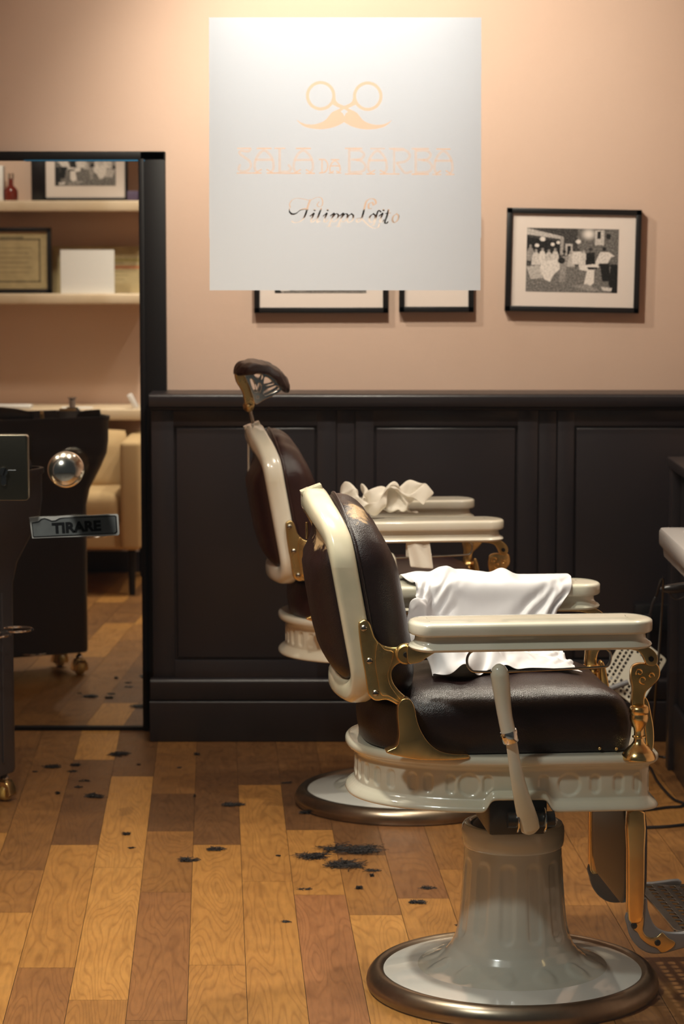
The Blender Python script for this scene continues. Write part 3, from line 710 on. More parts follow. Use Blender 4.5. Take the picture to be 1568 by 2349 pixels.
def make_chair(C, label, far=False):
    t = thing('barber_chair', label, 'barber chair', (C[0], C[1], 0), TH, 'vintage barber chairs')
    EN = M['enamel_far'] if far else M['enamel_frame']; EA = M['enamel_far'] if far else M['enamel']
    LE = LEATHER_FAR if far else LEATHER_NEAR
    BR = M['brass']; BD = M['brass_dull']
    # --- base
    base = B().lathe([(.001, .03), (.26, .030), (.272, .036), (.277, .043), (.285, .0455), (.294, .043), (.302, .036), (.3085, .026), (.3105, .016), (.309, .006), (.304, .0), (.001, 0)], 96).build('base_ring', M['rim'], t)
    def dish(r, z, a):
        return 0
    prof = [(.001, .055), (.274, .0375), (.262, .0405), (.235, .0435), (.205, .0485), (.18, .055), (.158, .065), (.142, .078), (.130, .094), (.122, .112), (.1165, .135), (.113, .16), (.110, .19), (.1078, .22), (.1058, .25), (.1040, .28), (.1030, .300), (.1028, .3075)]
    seg = 180
    dense = []
    for i in range(1, len(prof) - 1):
        for k in range(5): u = k / 5; dense.append((prof[i][0] * (1 - u) + prof[i + 1][0] * u, prof[i][1] * (1 - u) + prof[i + 1][1] * u))
    dense.append(prof[-1])
    N_F = 12
    def flute(r, z, a):
        aa = ((a / (2 * PI) * N_F) % 1 - .5) * 2 * PI / N_F * r      # arc distance to flute axis
        d = 0.0
        if z > .10:
            zz = min(max(z, .135), .272); q = math.hypot(aa, z - zz); d -= .0035 * max(0, min(1, (.0165 - q) / .005))
        return d
    b = B(); rings = []
    for (r, z) in dense:
        rg = []
        for k in range(seg):
            a = 2 * PI * k / seg; rr = r + flute(r, z, a); zz = z
            if .14 < r < .20:   # ring of round bosses on the foot
                aa = ((a / (2 * PI) * N_F) % 1 - .5) * 2 * PI / N_F * r; q = math.hypot(aa, r - .168); zz += .004 * max(0, min(1, (.026 - q) / .008))
            rg.append(Vector((rr * math.cos(a), rr * math.sin(a), zz)))
        rings.append(rg)
    b.loft(rings, cap=False); ec = b.build('column', M['column'], t, ang=70)
    disc = B().lathe([(.2745, .0385), (.262, .0412), (.235, .0442), (.205, .0495), (.17, .0500), (.17, .03), (.27, .03)], 96).build('enamel_dish', M['enamel_white'], t)
    B().lathe([(.1005, .306), (.1035, .3078), (.1068, .312), (.1085, .322), (.1088, .340), (.1075, .350), (.104, .356), (.098, .358), (.090, .355), (.088, .345), (.088, .30)], 72).build('collar', M['column'], t)
    B().lathe([(.086, .30), (.086, .352), (.074, .365), (.066, .39), (.062, .44), (.062, .53)], 48).build('lift_ram', M['black_steel'], t)
    # --- seat platform (enamel apron)
    out = []
    hw = .262
    xr, xf = -.355, .262; xc = .02
    for i in range(60):
        a = PI / 2 + PI * i / 60; c, s = math.cos(a), math.sin(a)
        out.append((xc + (xc - xr) * math.copysign(abs(c) ** (2 / 2.35), c), hw * math.copysign(abs(s) ** (2 / 2.35), s)))
    rr = .05
    out.append((xc, -hw))
    for i in range(9): a = -PI / 2 + PI / 2 * i / 8; out.append((xf - rr + rr * math.cos(a), -hw + rr + rr * math.sin(a)))
    out.append((xf + .006, 0))
    for i in range(9): a = PI / 2 * i / 8; out.append((xf - rr + rr * math.cos(a), hw - rr + rr * math.sin(a)))
    out.append((xc, hw))
    NS = 720
    pts, tot = resample(out, NS); nm = normals2(pts)
    ctr = np.mean(pts, 0)
    if np.dot(nm[0], pts[0] - ctr) < 0: nm = [-n_ for n_ in nm]
    # arc position measured from the point on the near side below the lever
    near = min(range(NS), key=lambda i: abs(pts[i][0] + .03) + (0 if pts[i][1] < 0 else 9))
    step = tot / NS
    motif = []          # (s, type)
    slim = [-.245, -.200, -.0, .0]
    pat = [(-.064, 's'), (-.142, 's'), (.052, 's'), (.157, 's'), (.205, 's'), (.245, 's'), (-.103, 'c'), (.104, 'c'), (-.192, 's'), (-.228, 's')]
    s_ = .30
    while s_ < tot - .27: pat.append((s_, 's')); s_ += .043
    def relief(s, z):
        d = 0
        for (c, k) in pat:
            ds = min(abs(s - c), abs(s - c - tot), abs(s - c + tot))
            if ds > .035: continue
            if k == 's': q = math.hypot(ds, z - min(max(z, .478), .497)) - .0115
            else: q = math.hypot(ds, z - .4875) - .0245
            d = min(d, -.0042 * max(0, min(1, -q / .0035)))
        return d
    prof = [(-.060, .5478), (-.022, .5482), (-.010, .5486), (-.004, .5475), (-.001, .5445), (0, .540), (0, .534), (-.004, .529), (-.011, .526), (-.017, .522), (-.019, .517)]
    face = [(-.019, .517 - (.517 - .461) * k / 20) for k in range(1, 21)]
    low = [(-.0185, .459), (-.012, .453), (-.004, .447), (-.0005, .442), (.0005, .438), (-.001, .4355), (-.006, .434), (-.016, .434), (-.016, .45)]
    P_ = prof + face + low; rings = []
    for (o_, z) in P_:
        rg = []
        for i in range(NS):
            k = i - near; k = (k + NS // 2) % NS - NS // 2; s = k * step if pts[(near + 5) % NS][0] > pts[near][0] else -k * step
            lift = .026 * (1 / (1 + math.exp((abs(s) - .062) / .0035))) if z < .49 else 0
            zz = z + lift * max(0, min(1, (.49 - z) / .045)) if z < .49 else z
            oo = o_ + (relief(s % tot if s >= 0 else s, z) if (z > .460 and z < .518 and o_ < -.0182) else 0)
            p = pts[i] + nm[i] * oo; rg.append(Vector((p[0], p[1], zz)))
        rings.append(rg)
    b = B(); b.loft(rings, cap=False)
    n0 = len(b.v); top = [r for r in rings[0]]
    b.add(top, [tuple(range(NS))]); b.build('seat_platform', EA, t, ang=70)
    # --- seat cushion
    so = []
    for i in range(40):
        a = PI / 2 + PI * i / 40; c, s = math.cos(a), math.sin(a)
        so.append((-.10 + .225 * math.copysign(abs(c) ** (2 / 2.7), c), .222 * math.copysign(abs(s) ** (2 / 2.7), s)))
    for i in range(9): a = -PI / 2 + PI / 2 * i / 8; so.append((.205 - .03 + .03 * math.cos(a), -.222 + .03 + .03 * math.sin(a)))
    for i in range(9): a = PI / 2 * i / 8; so.append((.205 - .03 + .03 * math.cos(a), .222 - .03 + .03 * math.sin(a)))
    so, _ = resample(so, 140); nn = normals2(so); cc = np.array([-.05, 0])
    if np.dot(nn[0], so[0] - cc) < 0: nn = [-q_ for q_ in nn]
    prof = [(-.006, .549), (0, .551), (.0, .556), (.004, .575), (.006, .600), (.005, .625), (-.001, .645), (-.010, .658), (-.024, .668), (-.045, .6765), (-.075, .682), (-.11, .687), (-.15, .690), (-.19, .691)]
    rings = []
    for o_, z in prof:
        rg = []
        for i in range(140):
            v = so[i] - cc; d = np.linalg.norm(v); k = (d + o_) / d if o_ > -.03 else max(.02, 1 + o_ / .235)
            p = cc + v * k if o_ < 0 else so[i] + nn[i] * o_
            dz = 0
            if z > .6: dz = -.014 * max(0, (p[0] - .10) / .105) ** 2 - .012 * max(0, (-p[0] - .20) / .13) ** 2 + .003 * noise.noise(Vector((p[0] * 14, p[1] * 14, z * 3)))
            else: dz = 0
            rg.append(Vector((p[0], p[1], z + dz)))
        rings.append(rg)
    b = B(); b.loft(rings); sc = b.build('seat_cushion', LE, t, ang=80)
    for (px, py) in ((1375, 1717), (1413, 1718)):
        x, z = L(px, py, -.229); B().sphere((x, -.2275, z), .0036, 12).build('brass_stud', BR, sc)
    # --- backrest frame
    path = []
    for i in range(41): a = PI * i / 40; path.append((-.185 * math.cos(a), .930 + .117 * math.sin(a)))        # over the arch, near side (-y) first
    rad = .055; yb, zb = .185, .669
    path += [(yb, z) for z in np.linspace(.90, zb + rad, 14)]
    path += [(yb - rad + rad * math.cos(a), zb + rad - rad * math.sin(a)) for a in [PI / 2 * i / 8 for i in range(1, 9)]]
    path += [(y, zb) for y in np.linspace(yb - rad - .02, -(yb - rad) + .02, 12)]
    path += [(-(yb - rad) - rad * math.sin(a), zb + rad - rad * math.cos(a)) for a in [PI / 2 * i / 8 for i in range(0, 9)]]
    path += [(-yb, z) for z in np.linspace(zb + rad, .92, 14)][1:]
    pp, tt = resample(path, 150); pn = normals2(pp); pc_ = np.array([0, .85])
    if np.dot(pn[0], pp[0] - pc_) < 0: pn = [-q_ for q_ in pn]
    sec = ring_section(20, 3.4); rings = []
    for i in range(150):
        y, z = pp[i]; x = back_x(z) - bow(y, z); hwd = .0255
        rings.append([Vector((x + s0 * .0265, y + pn[i][0] * s1 * hwd, z + pn[i][1] * s1 * hwd)) for (s0, s1) in sec])
    rings.append(rings[0]); b = B(); b.loft(rings, cap=False); bf = b.build('backrest_frame', EN, t, ang=75)
    # --- back panel and front pad
    inner = [Vector((0, pp[i][0] - pn[i][0] * .022, pp[i][1] - pn[i][1] * .022)) for i in range(150)]
    inner = [Vector((back_x(v.z), v.y, v.z)) for v in inner]
    prof = [(1, -.004), (.99, -.020), (.975, -.029), (.94, -.037), (.88, -.0455), (.80, -.0535), (.68, -.0615), (.54, -.0675), (.38, -.0710), (.2, -.0725), (.02, -.073)]
    worn = [((-.425, -.10, .985), (.05, .075, .036), .85), ((-.330, -.13, 1.040), (.040, .075, .030), .85)]
    LB = LE if far else leather('worn_oxblood_leather_back', (.016, .006, .006), worn=worn)
    def dome(p, s, h):
        k = min(1, max(0, (1.005 - p.z) / .085)); k = k * k * (3 - 2 * k); k2 = min(1, max(0, (p.z - .69) / .10)); k2 = .55 + .45 * k2 * (2 - k2)
        ex = -h - .018
        if ex > 0: p = p + Vector((ex * (1 - (.12 + .88 * k) * k2), 0, 0))
        return p - Vector((bow(p.y, p.z) * (.9 if p.z > .8 else .75), 0, 0))
    pillow(inner, Vector((1, 0, 0)), prof, 'rear_panel', LB, t, centre=Vector((back_x(.80), 0, .80)), crease=dome)
    outer = [Vector((0, pp[i][0] + pn[i][0] * .013, pp[i][1] + pn[i][1] * .012)) for i in range(150)]
    outer = [Vector((back_x(v.z), v.y, v.z)) for v in outer]
    prof = [(.94, .020), (.975, .024), (.992, .030), (1.0, .042), (1.0, .055), (.990, .068), (.968, .080), (.93, .091), (.87, .100), (.78, .107), (.66, .112), (.5, .116), (.3, .118), (.02, .118)]
    def crease(p, s, h):
        q = min(1, max(0, (p.z - .90) / .15)); p = p - Vector((.30 * q * q * max(0, h - .02), 0, 0))
        if h > .035 and p.z > .98:
            k = .0022 * math.sin(p.y * 70 + 2 * p.z * 40) * min(1, (p.z - .98) / .05); p = p + Vector((k, 0, k * .5))
        return p
    pad = pillow(outer, Vector((1, 0, 0)), prof, 'backrest_pad', LB, t, centre=Vector((back_x(.84), 0, .84)), crease=crease)
    # piping between frame and pad
    B().tube([Vector((v.x + .031, v.y * 1.0, v.z)) for v in outer[::2]], .0038, 8, closed=True).build('piping', LB, pad)
    # headrest socket on top, latch on back
    so_ = plate2d('headrest_socket', rounded_rect(-.022, .022, -.018, .018, .004), [rounded_rect(-.008, .008, -.009, .009, .001)], .008, EN, t, .0008, Matrix.Translation((back_x(1.07) - .014, 0, 1.068)) @ Matrix.Rotation(math.radians(-20), 4, 'Y') @ Matrix.Rotation(PI / 2, 4, 'X'))
    if not far: B().box(back_x(1.07) - .022, back_x(1.07) - .006, -.008, .008, 1.066, 1.0685).build('socket_hole', M['black_steel'], so_, False)
    B().box(-.440, -.434, -.006, .006, .965 if not far else .93, 1.0 if not far else 1.03, .002).build('latch_tab', EN if far else BR, t)
    # --- brackets: outlines traced on the chair's own side planes
    def LP(pts, ly, n=4): return smooth_closed([L(x, y, ly) for x, y in pts], n)
    for side in (-1, 1):
        def prism(name, pts, y0, y1, mat, parent, bev, n=4):
            b_ = B().prism(LP(pts, y0, n), min(y0 * -side, y1 * -side), max(y0 * -side, y1 * -side), bev); return b_.build(name, mat, parent, ang=50)
        # plate screwed to the rail, sweeping forward to the arm pivot
        br = prism('backrest_bracket', [(822, 1437), (827, 1426), (838, 1422), (848, 1430), (854, 1447), (860, 1463), (873, 1478), (892, 1485), (912, 1485), (926, 1478), (942, 1478), (954, 1490), (955, 1504), (948, 1516), (935, 1522), (918, 1522), (905, 1530), (898, 1545), (901, 1565), (915, 1585), (935, 1603), (944, 1615), (938, 1628), (924, 1628), (905, 1614), (885, 1606), (862, 1608), (846, 1596), (841, 1575), (836, 1540), (828, 1495)], -.222, -.210, BD, t, .0035, 3)
        ridge = prism('bracket_rib', [(866, 1474), (882, 1490), (902, 1496), (898, 1520), (890, 1545), (894, 1570), (908, 1592), (924, 1612), (912, 1610), (892, 1598), (874, 1594), (866, 1560), (860, 1515)], -.229, -.218, BR, br, .005, 3)
        for (px, py) in ((834, 1441), (847, 1516), (861, 1590)):
            x, z = L(px, py, -.224); s_o = B().lathe([(.0001, -.004), (.004, -.0035), (.0065, -.0015), (.007, .001), (.007, .004)], 16, (x, 0, z), 'y')
            s_o.v = [Vector((v.x, side * (.2245 - v.y * 1.0) if side > 0 else -.2245 + v.y, v.z)) for v in s_o.v]
            sc_ = s_o.build('screw', M['steel'], br)
            B().box(x - .006, x + .006, side * .2292 - .0004, side * .2292 + .0004, z - .0009, z + .0009).build('screw_slot', M['black_steel'], br, False)
        # arm pivot lug
        x, z = L(930, 1500, -.235)
        B().lathe([(.0001, -.0075), (.017, -.0075), (.0205, -.004), (.0205, .010), (.0001, .010)], 32, (x, side * .236, z), 'y').build('arm_pivot', BD, br) if side < 0 else B().lathe([(.0001, -.010), (.0205, -.010), (.0205, .004), (.017, .0075), (.0001, .0075)], 32, (x, .236, z), 'y').build('arm_pivot', BD, br)
        B().lathe([(.0001, -.003), (.0055, -.003), (.006, 0), (.006, .003), (.0001, .003)], 16, (x, side * .2455, z), 'y').build('pivot_bolt', M['black_steel'], br)
        # foot of the back hinge
        prof_ = [(912, 1645), (913, 1620), (921, 1606), (932, 1603), (943, 1608), (951, 1625), (957, 1655), (968, 1682), (985, 1706), (1008, 1723), (1040, 1730), (1072, 1731), (1076, 1737), (1070, 1741), (1020, 1744), (960, 1743), (915, 1735), (886, 1727), (895, 1720), (910, 1712), (915, 1690), (914, 1665)]
        hf = prism('hinge_foot', prof_, -.2505, -.214, BR, t, .010, 3)
        # --- arm
        ay = side * .268; x0, x1 = -.256, .232; w2 = .062
        def stad(o_, n=14):
            r = w2 + o_; e0, e1 = x0 + w2 * .62, x1 - w2 * .8; pts_ = []
            for i in range(n + 1): a = -PI / 2 + PI * i / n; pts_.append((e1 + (r - w2 * .2) * math.cos(a), ay + r * math.sin(a)))
            for i in range(n + 1): a = PI / 2 + PI * i / n; pts_.append((e0 + (r - w2 * .38) * math.cos(a), ay + r * math.sin(a)))
            return pts_
        def arm_part(name, prof):
            rings = []
            for o_, z in prof:
                rg = []
                for (x, y) in stad(o_):
                    wav = .0016 * math.sin((x + .1) * 14) ; rg.append(Vector((x, y + 0, z + wav)))
                rings.append(rg)
            b_ = B(); b_.loft(rings); return b_.build(name, EA, t, ang=50)
        arm_part('arm_cap', [(-.014, .8070), (-.003, .8072), (0, .8085), (.0012, .812), (.0012, .8265), (.0002, .8300), (-.0025, .8322), (-.007, .8334), (-.018, .8338), (-.035, .8340), (-.055, .8341)])
        arm_part('arm_body', [(-.03, .7765), (-.004, .7768), (-.0005, .7785), (.0006, .7820), (-.002, .7858), (-.008, .7890), (-.0115, .794), (-.0125, .800), (-.0125, .8085)])
        # under rail: rear strap and front strap
        rail = prism('arm_rail', [(935, 1482), (960, 1484), (1000, 1484), (1100, 1483.5), (1196, 1483.5), (1196, 1489), (1100, 1492), (1010, 1495), (985, 1505), (965, 1518), (950, 1522), (936, 1520)], -.262, -.240, BR, t, .0025, 3)
        fr_ = prism('front_strap', [(1285, 1483), (1340, 1483), (1420, 1482), (1460, 1481), (1484, 1484), (1500, 1494), (1508, 1508), (1506, 1522), (1496, 1528), (1484, 1525), (1478, 1514), (1470, 1500), (1455, 1492), (1420, 1489), (1290, 1489)], -.268, -.248, BD, t, .003, 3)
        x, z = L(1493, 1512, -.27); B().lathe([(.0001, -.002), (.0052, -.002), (.0052, .002), (.0001, .002)], 16, (x, side * .2695, z), 'y').build('strap_pin', M['black_steel'], fr_)
        # towel bar: bent wire loop hanging below the arm
        loop = [(1175, 1489), (1130, 1491), (1092, 1492), (1078, 1497), (1071, 1510), (1072, 1527), (1080, 1538), (1095, 1541), (1150, 1541), (1230, 1538), (1310, 1534), (1380, 1530), (1395, 1525), (1400, 1510), (1398, 1496), (1388, 1488), (1372, 1486), (1330, 1487), (1295, 1486)]
        B().tube([Vector((x, side * .318, z)) for x, z in smooth_open([L(px, py, -.318) for px, py in loop], 5)], .0026, 8).build('towel_bar', M['steel'], t)
        # front post: scroll plate above a turned brass foot
        scroll = [(1484, 1522), (1500, 1520), (1512, 1530), (1514, 1548), (1508, 1562), (1494, 1576), (1482, 1588), (1478, 1606), (1478, 1616), (1475, 1622), (1452, 1622), (1448, 1616), (1449, 1600), (1450, 1580), (1446, 1560), (1447, 1540), (1452, 1528), (1466, 1522)]
        po = prism('front_post', scroll, -.256, -.238, BR, t, .005, 3)
        def spiral(cx, cy, r0, turns, dirn, a0):
            return [(cx + r0 * (1 - .62 * i / 24) * math.cos(a0 + dirn * turns * 2 * PI * i / 24), cy + r0 * (1 - .62 * i / 24) * math.sin(a0 + dirn * turns * 2 * PI * i / 24)) for i in range(25)]
        for sp_i in (spiral(1467, 1543, 9, 1.0, 1, 2.5), spiral(1494, 1550, 7, .9, -1, .4), spiral(1475, 1560, 10, .9, 1, 1.2)):
            B().tube([Vector((x, side * .2565, z)) for x, z in [L(px, py, -.2625) for px, py in sp_i]], .0018, 6).build('scroll', BR, po)
        xc_, _ = L(1464, 1660, -.25); zt = L(1464, 1618, -.25)[1]
        tp_ = [(.0001, 0), (.0345, 0), (.0350, .003), (.0335, .009), (.0285, .017), (.0215, .0245), (.0150, .0310), (.0112, .0370), (.0100, .0420), (.0102, .0445), (.0135, .0460), (.0135, .0490), (.0100, .0505), (.0098, .058), (.0110, .066), (.0150, .0740), (.0180, .0810), (.0192, .0880), (.0188, .0930), (.0178, .0960), (.0200, .1000), (.0206, .1060), (.0180, .1120), (.0120, .1160), (.0001, .1165)]
        B().lathe([(a_, z_ * .955) for a_, z_ in tp_], 36, (xc_, side * .253, .5405), 'z').build('post_foot', BR, t)
        prism('brass_strap', [(1480, 1600), (1488, 1612), (1494, 1640), (1499, 1670), (1500, 1700), (1496, 1722), (1484, 1720), (1480, 1690), (1476, 1650), (1474, 1610)], -.236, -.214, BR, t, .004, 3)
    # --- lever on the near side
    lv = [(1142, 1523), (1143, 1530), (1145, 1545), (1149, 1575), (1153, 1610), (1158, 1645), (1165, 1678)]
    lr = [.004, .013, .0185, .0182, .0160, .0148, .0150]
    b = B(); b.tube(smooth_open([(*[L(x, y, -.315)[0]], -.315, L(x, y, -.315)[1]) for x, y in lv], 4), list(np.interp(np.linspace(0, 6, 25), range(7), lr)), 20)
    gp = b.build('lever_grip', EA, t, ang=70)
    lo = [(1172, 1698), (1178, 1740), (1186, 1785), (1195, 1825), (1204, 1858), (1212, 1885), (1216, 1903), (1218, 1911)]; lr = [.0115, .0120, .0140, .0165, .0195, .0205, .019, .010]; lyy = [-.313, -.308, -.304, -.298, -.290, -.282, -.278, -.276]
    b = B(); pts_ = [(L(x, y, yy)[0], yy, L(x, y, yy)[1]) for (x, y), yy in zip(lo, lyy)]
    b.tube(smooth_open(pts_, 4), list(np.interp(np.linspace(0, 7, 29), range(8), lr)), 20, ey=.6); rod = b.build('lever_rod', EA, t, ang=70)
    p0 = Vector((L(1165, 1676, -.315)[0], -.315, L(1165, 1676, -.315)[1])); p1 = Vector((L(1172, 1702, -.313)[0], -.313, L(1172, 1702, -.313)[1]))
    B().tube([p0, p0.lerp(p1, .1), p0.lerp(p1, .9), p1], [.0165, .0182, .0172, .0155], 20).build('lever_ferrule', M['chrome'], rod)
    for px, rad_ in ((1184, .026), (1246, .026)):
        x, z = L(px, 1878, -.262); B().lathe([(.0001, -.003), (rad_ * .8, -.003), (rad_, -.001), (rad_, .001), (rad_ * .8, .003), (.0001, .003)], 28, (x, -.270, z), 'x').build('pivot_washer', M['chrome'], t)
    x, z = L(1214, 1880, -.262); B().lathe([(.0001, -.045), (.016, -.045), (.016, .05), (.0001, .05)], 20, (x, -.262, z), 'x').build('pivot_pin', M['black_steel'], t)
    B().box(-.09, .03, -.262 + .02, -.05, .385, .47, .008).build('pump_housing', M['black_steel'], t)
    # --- footrest
    yz = [(y, z) for y, z in rounded_rect(-.188, .188, .205, .43, .07, 8)]
    def padx(name, x0, x1, inset, mat, parent):
        rings = []
        for f, o_ in ((0, .012), (.12, .004), (.25, 0), (.75, 0), (.88, .004), (1, .012)):
            rings.append([Vector((x0 + (x1 - x0) * f, y * (1 - (o_ + inset) / .188), .32 + (z - .32) * (1 - (o_ + inset) / .115))) for y, z in yz])
        b_ = B(); b_.loft(rings); return b_.build(name, mat, parent, ang=60)
    fo = padx('calf_pad', .212, .250, 0.0, LE, t); padx('pad_backing', .204, .214, .004, M['black_steel'], fo)
    for side in (-1, 1):
        def prism(name, pts, y0, y1, mat, parent, bev, n=4):
            b_ = B().prism(LP(pts, y0, n), min(y0 * -side, y1 * -side), max(y0 * -side, y1 * -side), bev); return b_.build(name, mat, parent, ang=50)
        leg = prism('footrest_leg', [(1440, 1864), (1479, 1864), (1479, 1950), (1478, 2040), (1476, 2090), (1471, 2115), (1455, 2120), (1441, 2110), (1440, 2040), (1440, 1950)], -.218, -.192, M['brass'] if True else None, t, .004, 2)
        leg['label'] = 'peeling brass strip leg'
        gb = prism('plate_arm', [(1437, 2098), (1480, 2060), (1486, 2085), (1494, 2110), (1506, 2128), (1524, 2138), (1548, 2141), (1600, 2139), (1660, 2132), (1660, 2150), (1610, 2165), (1560, 2178), (1520, 2188), (1490, 2188), (1465, 2175), (1447, 2152), (1439, 2125)], -.212, -.196, M['grey_paint'], t, .004, 3)
        if side < 0:
            prism('brass_patch', [(1452, 2085), (1470, 2080), (1476, 2110), (1474, 2135), (1486, 2150), (1505, 2150), (1518, 2140), (1532, 2152), (1548, 2162), (1540, 2176), (1518, 2186), (1505, 2175), (1488, 2168), (1470, 2154), (1462, 2140), (1452, 2130), (1448, 2110)], -.2145, -.210, M['brass_dull'], gb, .0012, 3)
            for px, py in ((1454, 2124), (1508, 2163)):
                x, z = L(px, py, -.216); B().lathe([(.0001, -.003), (.005, -.002), (.0065, 0), (.0065, .003), (.0001, .003)], 16, (x, -.216, z), 'y').build('screw', M['black_steel'], gb)
    # foot plate: grid of real holes
    nx, ny = 9, 13; px0, px1, py0, py1 = -.115, .115, -.185, .185
    outer_ = rounded_rect(px0 - .012, px1 + .012, py0 - .012, py1 + .012, .02)
    holes = []
    for i in range(nx):
        for j in range(ny):
            if 3 <= i <= 5 and 3 <= j <= 9: continue
            hx0 = px0 + (px1 - px0) * (i + .2) / nx; hx1 = px0 + (px1 - px0) * (i + .8) / nx
            hy0 = py0 + (py1 - py0) * (j + .12) / ny; hy1 = py0 + (py1 - py0) * (j + .88) / ny
            holes.append([(hx0, hy0), (hx1, hy0), (hx1, hy1), (hx0, hy1)][::-1])
    if far:
        a_ = [Vector((*[L(1452, 1535, .0, FAR)[0]], 0, L(1452, 1535, .0, FAR)[1]))][0]
        mtx = Matrix.Translation(a_) @ Matrix.Rotation(math.radians(38), 4, 'Y') @ Matrix.Rotation(math.radians(62), 4, 'X')
        mtx = mtx @ Matrix.Diagonal((.56, .46, .46, 1)) @ Matrix.Rotation(-PI / 2, 4, 'X')
        pm = M['enamel_far']
    else:
        mtx = Matrix.Translation((.435, 0, .158)) @ Matrix.Rotation(math.radians(2), 4, 'Y') @ Matrix.Rotation(-PI / 2, 4, 'X')
        pm = M['steel']
    if far:   # raised plate is carried by two swung-out bars
        for sy in (-.06, .06):
            B().tube([(.236, sy * 2.9, .24), (.30, sy * 2.2, .25), (.46, sy, .285), (.625, sy * .8, .34)], .008, 10).build('plate_support', M['grey_paint'], t)
    plate = plate2d('foot_plate', outer_, holes, .005, pm, t, .0006, mtx)
    if not far:
        B().tube([(.305, -.199, .152), (.315, -.2, .150), (.56, -.2, .145)], .0055, 10).build('plate_edge_bar', M['chrome'], plate)
    # --- headrest (far chair only)
    if far:
        hp = B()
        LF = lambda px, py, ly=0.0: L(px, py, ly, FAR)
        prof2 = smooth_closed([LF(*q_) for q_ in ((538, 852), (541, 838), (552, 827), (572, 822), (598, 823), (622, 832), (643, 847), (656, 865), (661, 885), (656, 895), (646, 888), (636, 870), (618, 856), (592, 849), (566, 852), (550, 854))], 3)
        c2_ = np.mean(np.array(prof2), 0); rings = []
        for k in range(-8, 9):
            f = 1 - (abs(k) / 8) ** 4 * .38; yy = k / 8 * .115
            sag = .010 * (1 - (k / 8) ** 2)
            rings.append([Vector((c2_[0] + (x - c2_[0]) * f + .003 * math.sin(k * 2.2 + z * 90), yy, c2_[1] + (z - c2_[1]) * f - sag * .6 + .0022 * math.sin(x * 140 + k))) for x, z in prof2])
        hp.loft(rings); hd = hp.build('headrest_pad', LEATHER_FAR, t, ang=80)
        o1 = smooth_closed([LF(*q_, -.06) for q_ in ((560, 852), (590, 848), (618, 856), (636, 870), (646, 892), (628, 906), (606, 916), (590, 926), (584, 922), (576, 895), (566, 872))], 3)
        def H(pts, n=3): return smooth_closed([LF(*q_, -.06) for q_ in pts], n)[::-1]
        hs = [H([(582, 858), (602, 860), (600, 872), (588, 868)]), H([(573, 868), (584, 876), (592, 896), (584, 900), (576, 885)]), H([(608, 864), (622, 872), (628, 882), (606, 886), (604, 874)]), H([(632, 884), (640, 892), (624, 902), (606, 908), (606, 896)]), H([(592, 878), (600, 884), (596, 902), (590, 894)]), H([(588, 909), (593, 909), (593, 914), (588, 914)])]
        for sy in (-.06, .05):
            plate2d('filigree_bracket', o1, hs, .004, M['chrome'], t, .001, Matrix.Translation((0, sy, 0)))
        B().prism(smooth_closed([LF(*q_, -.02) for q_ in ((540, 852), (566, 852), (568, 870), (576, 900), (584, 925), (580, 938), (566, 938), (560, 920), (556, 900), (542, 876))], 3), -.02, .02, .004).build('rear_yoke', M['brass_dull'], t)
        x, z = LF(570, 932); B().sphere((x, 0, z), .016, 16, (1, 1.6, 1)).build('swivel_joint', M['brass_dull'], t)
        pts_ = [LF(572, 936), LF(575, 950), LF(578, 962), LF(580, 976)]
        B().tube([(x, 0, z) for x, z in pts_], [.008, .005, .0055, .005], 12).build('headrest_stem', M['steel'], t)
    return t
chair_near = make_chair(NEAR, 'large foreground barber chair with white cape draped over its arm and no headrest')
chair_far = make_chair(FAR, 'rear barber chair with leather headrest, beside the dark panelling, half hidden by the front chair', True)

# ================================================================== mirror-side furniture (seen only in the mirror)
def rbox(parent, name, x0, x1, y0, y1, z0, z1, mat, bev=.02, seg=4):
    q = parent.location; return B().box(x0 - q.x, x1 - q.x, y0 - q.y, y1 - q.y, z0 - q.z, z1 - q.z, bev, seg).build(name, mat, parent, ang=60)
YI = 4.29
def vz(px, py, Y): return V(px, py, 2 * MIR - Y).z
def vx(px, Y): return V(px, 800, 2 * MIR - Y).x
s1 = rbox(thing('wall_shelf', 'upper cream wall shelf in the mirror, carrying the framed photo', 'shelf', (-1.5, YI, vz(0, 470, 4.52)), group='cream wall shelves'), 'board', -2.2, -.91, YI, YI + .23, vz(0, 485, 4.52), vz(0, 460, 4.52), M['shelf'], .006, 2).parent
s2 = rbox(thing('wall_shelf', 'lower cream wall shelf in the mirror, carrying the certificates', 'shelf', (-1.5, YI, vz(0, 685, 4.52)), group='cream wall shelves'), 'board', -2.2, -.91, YI, YI + .23, vz(0, 698, 4.52), vz(0, 674, 4.52), M['shelf'], .006, 2).parent
dz0, dz1 = vz(0, 964, 4.66), vz(0, 939, 4.66)
ds = rbox(thing('console_shelf', 'long pale ledge behind the tan armchair, seen in the mirror', 'shelf', (-1.5, YI, dz1)), 'board', -2.2, -.91, YI, YI + .37, dz0, dz1, M['shelf'], .004, 2).parent
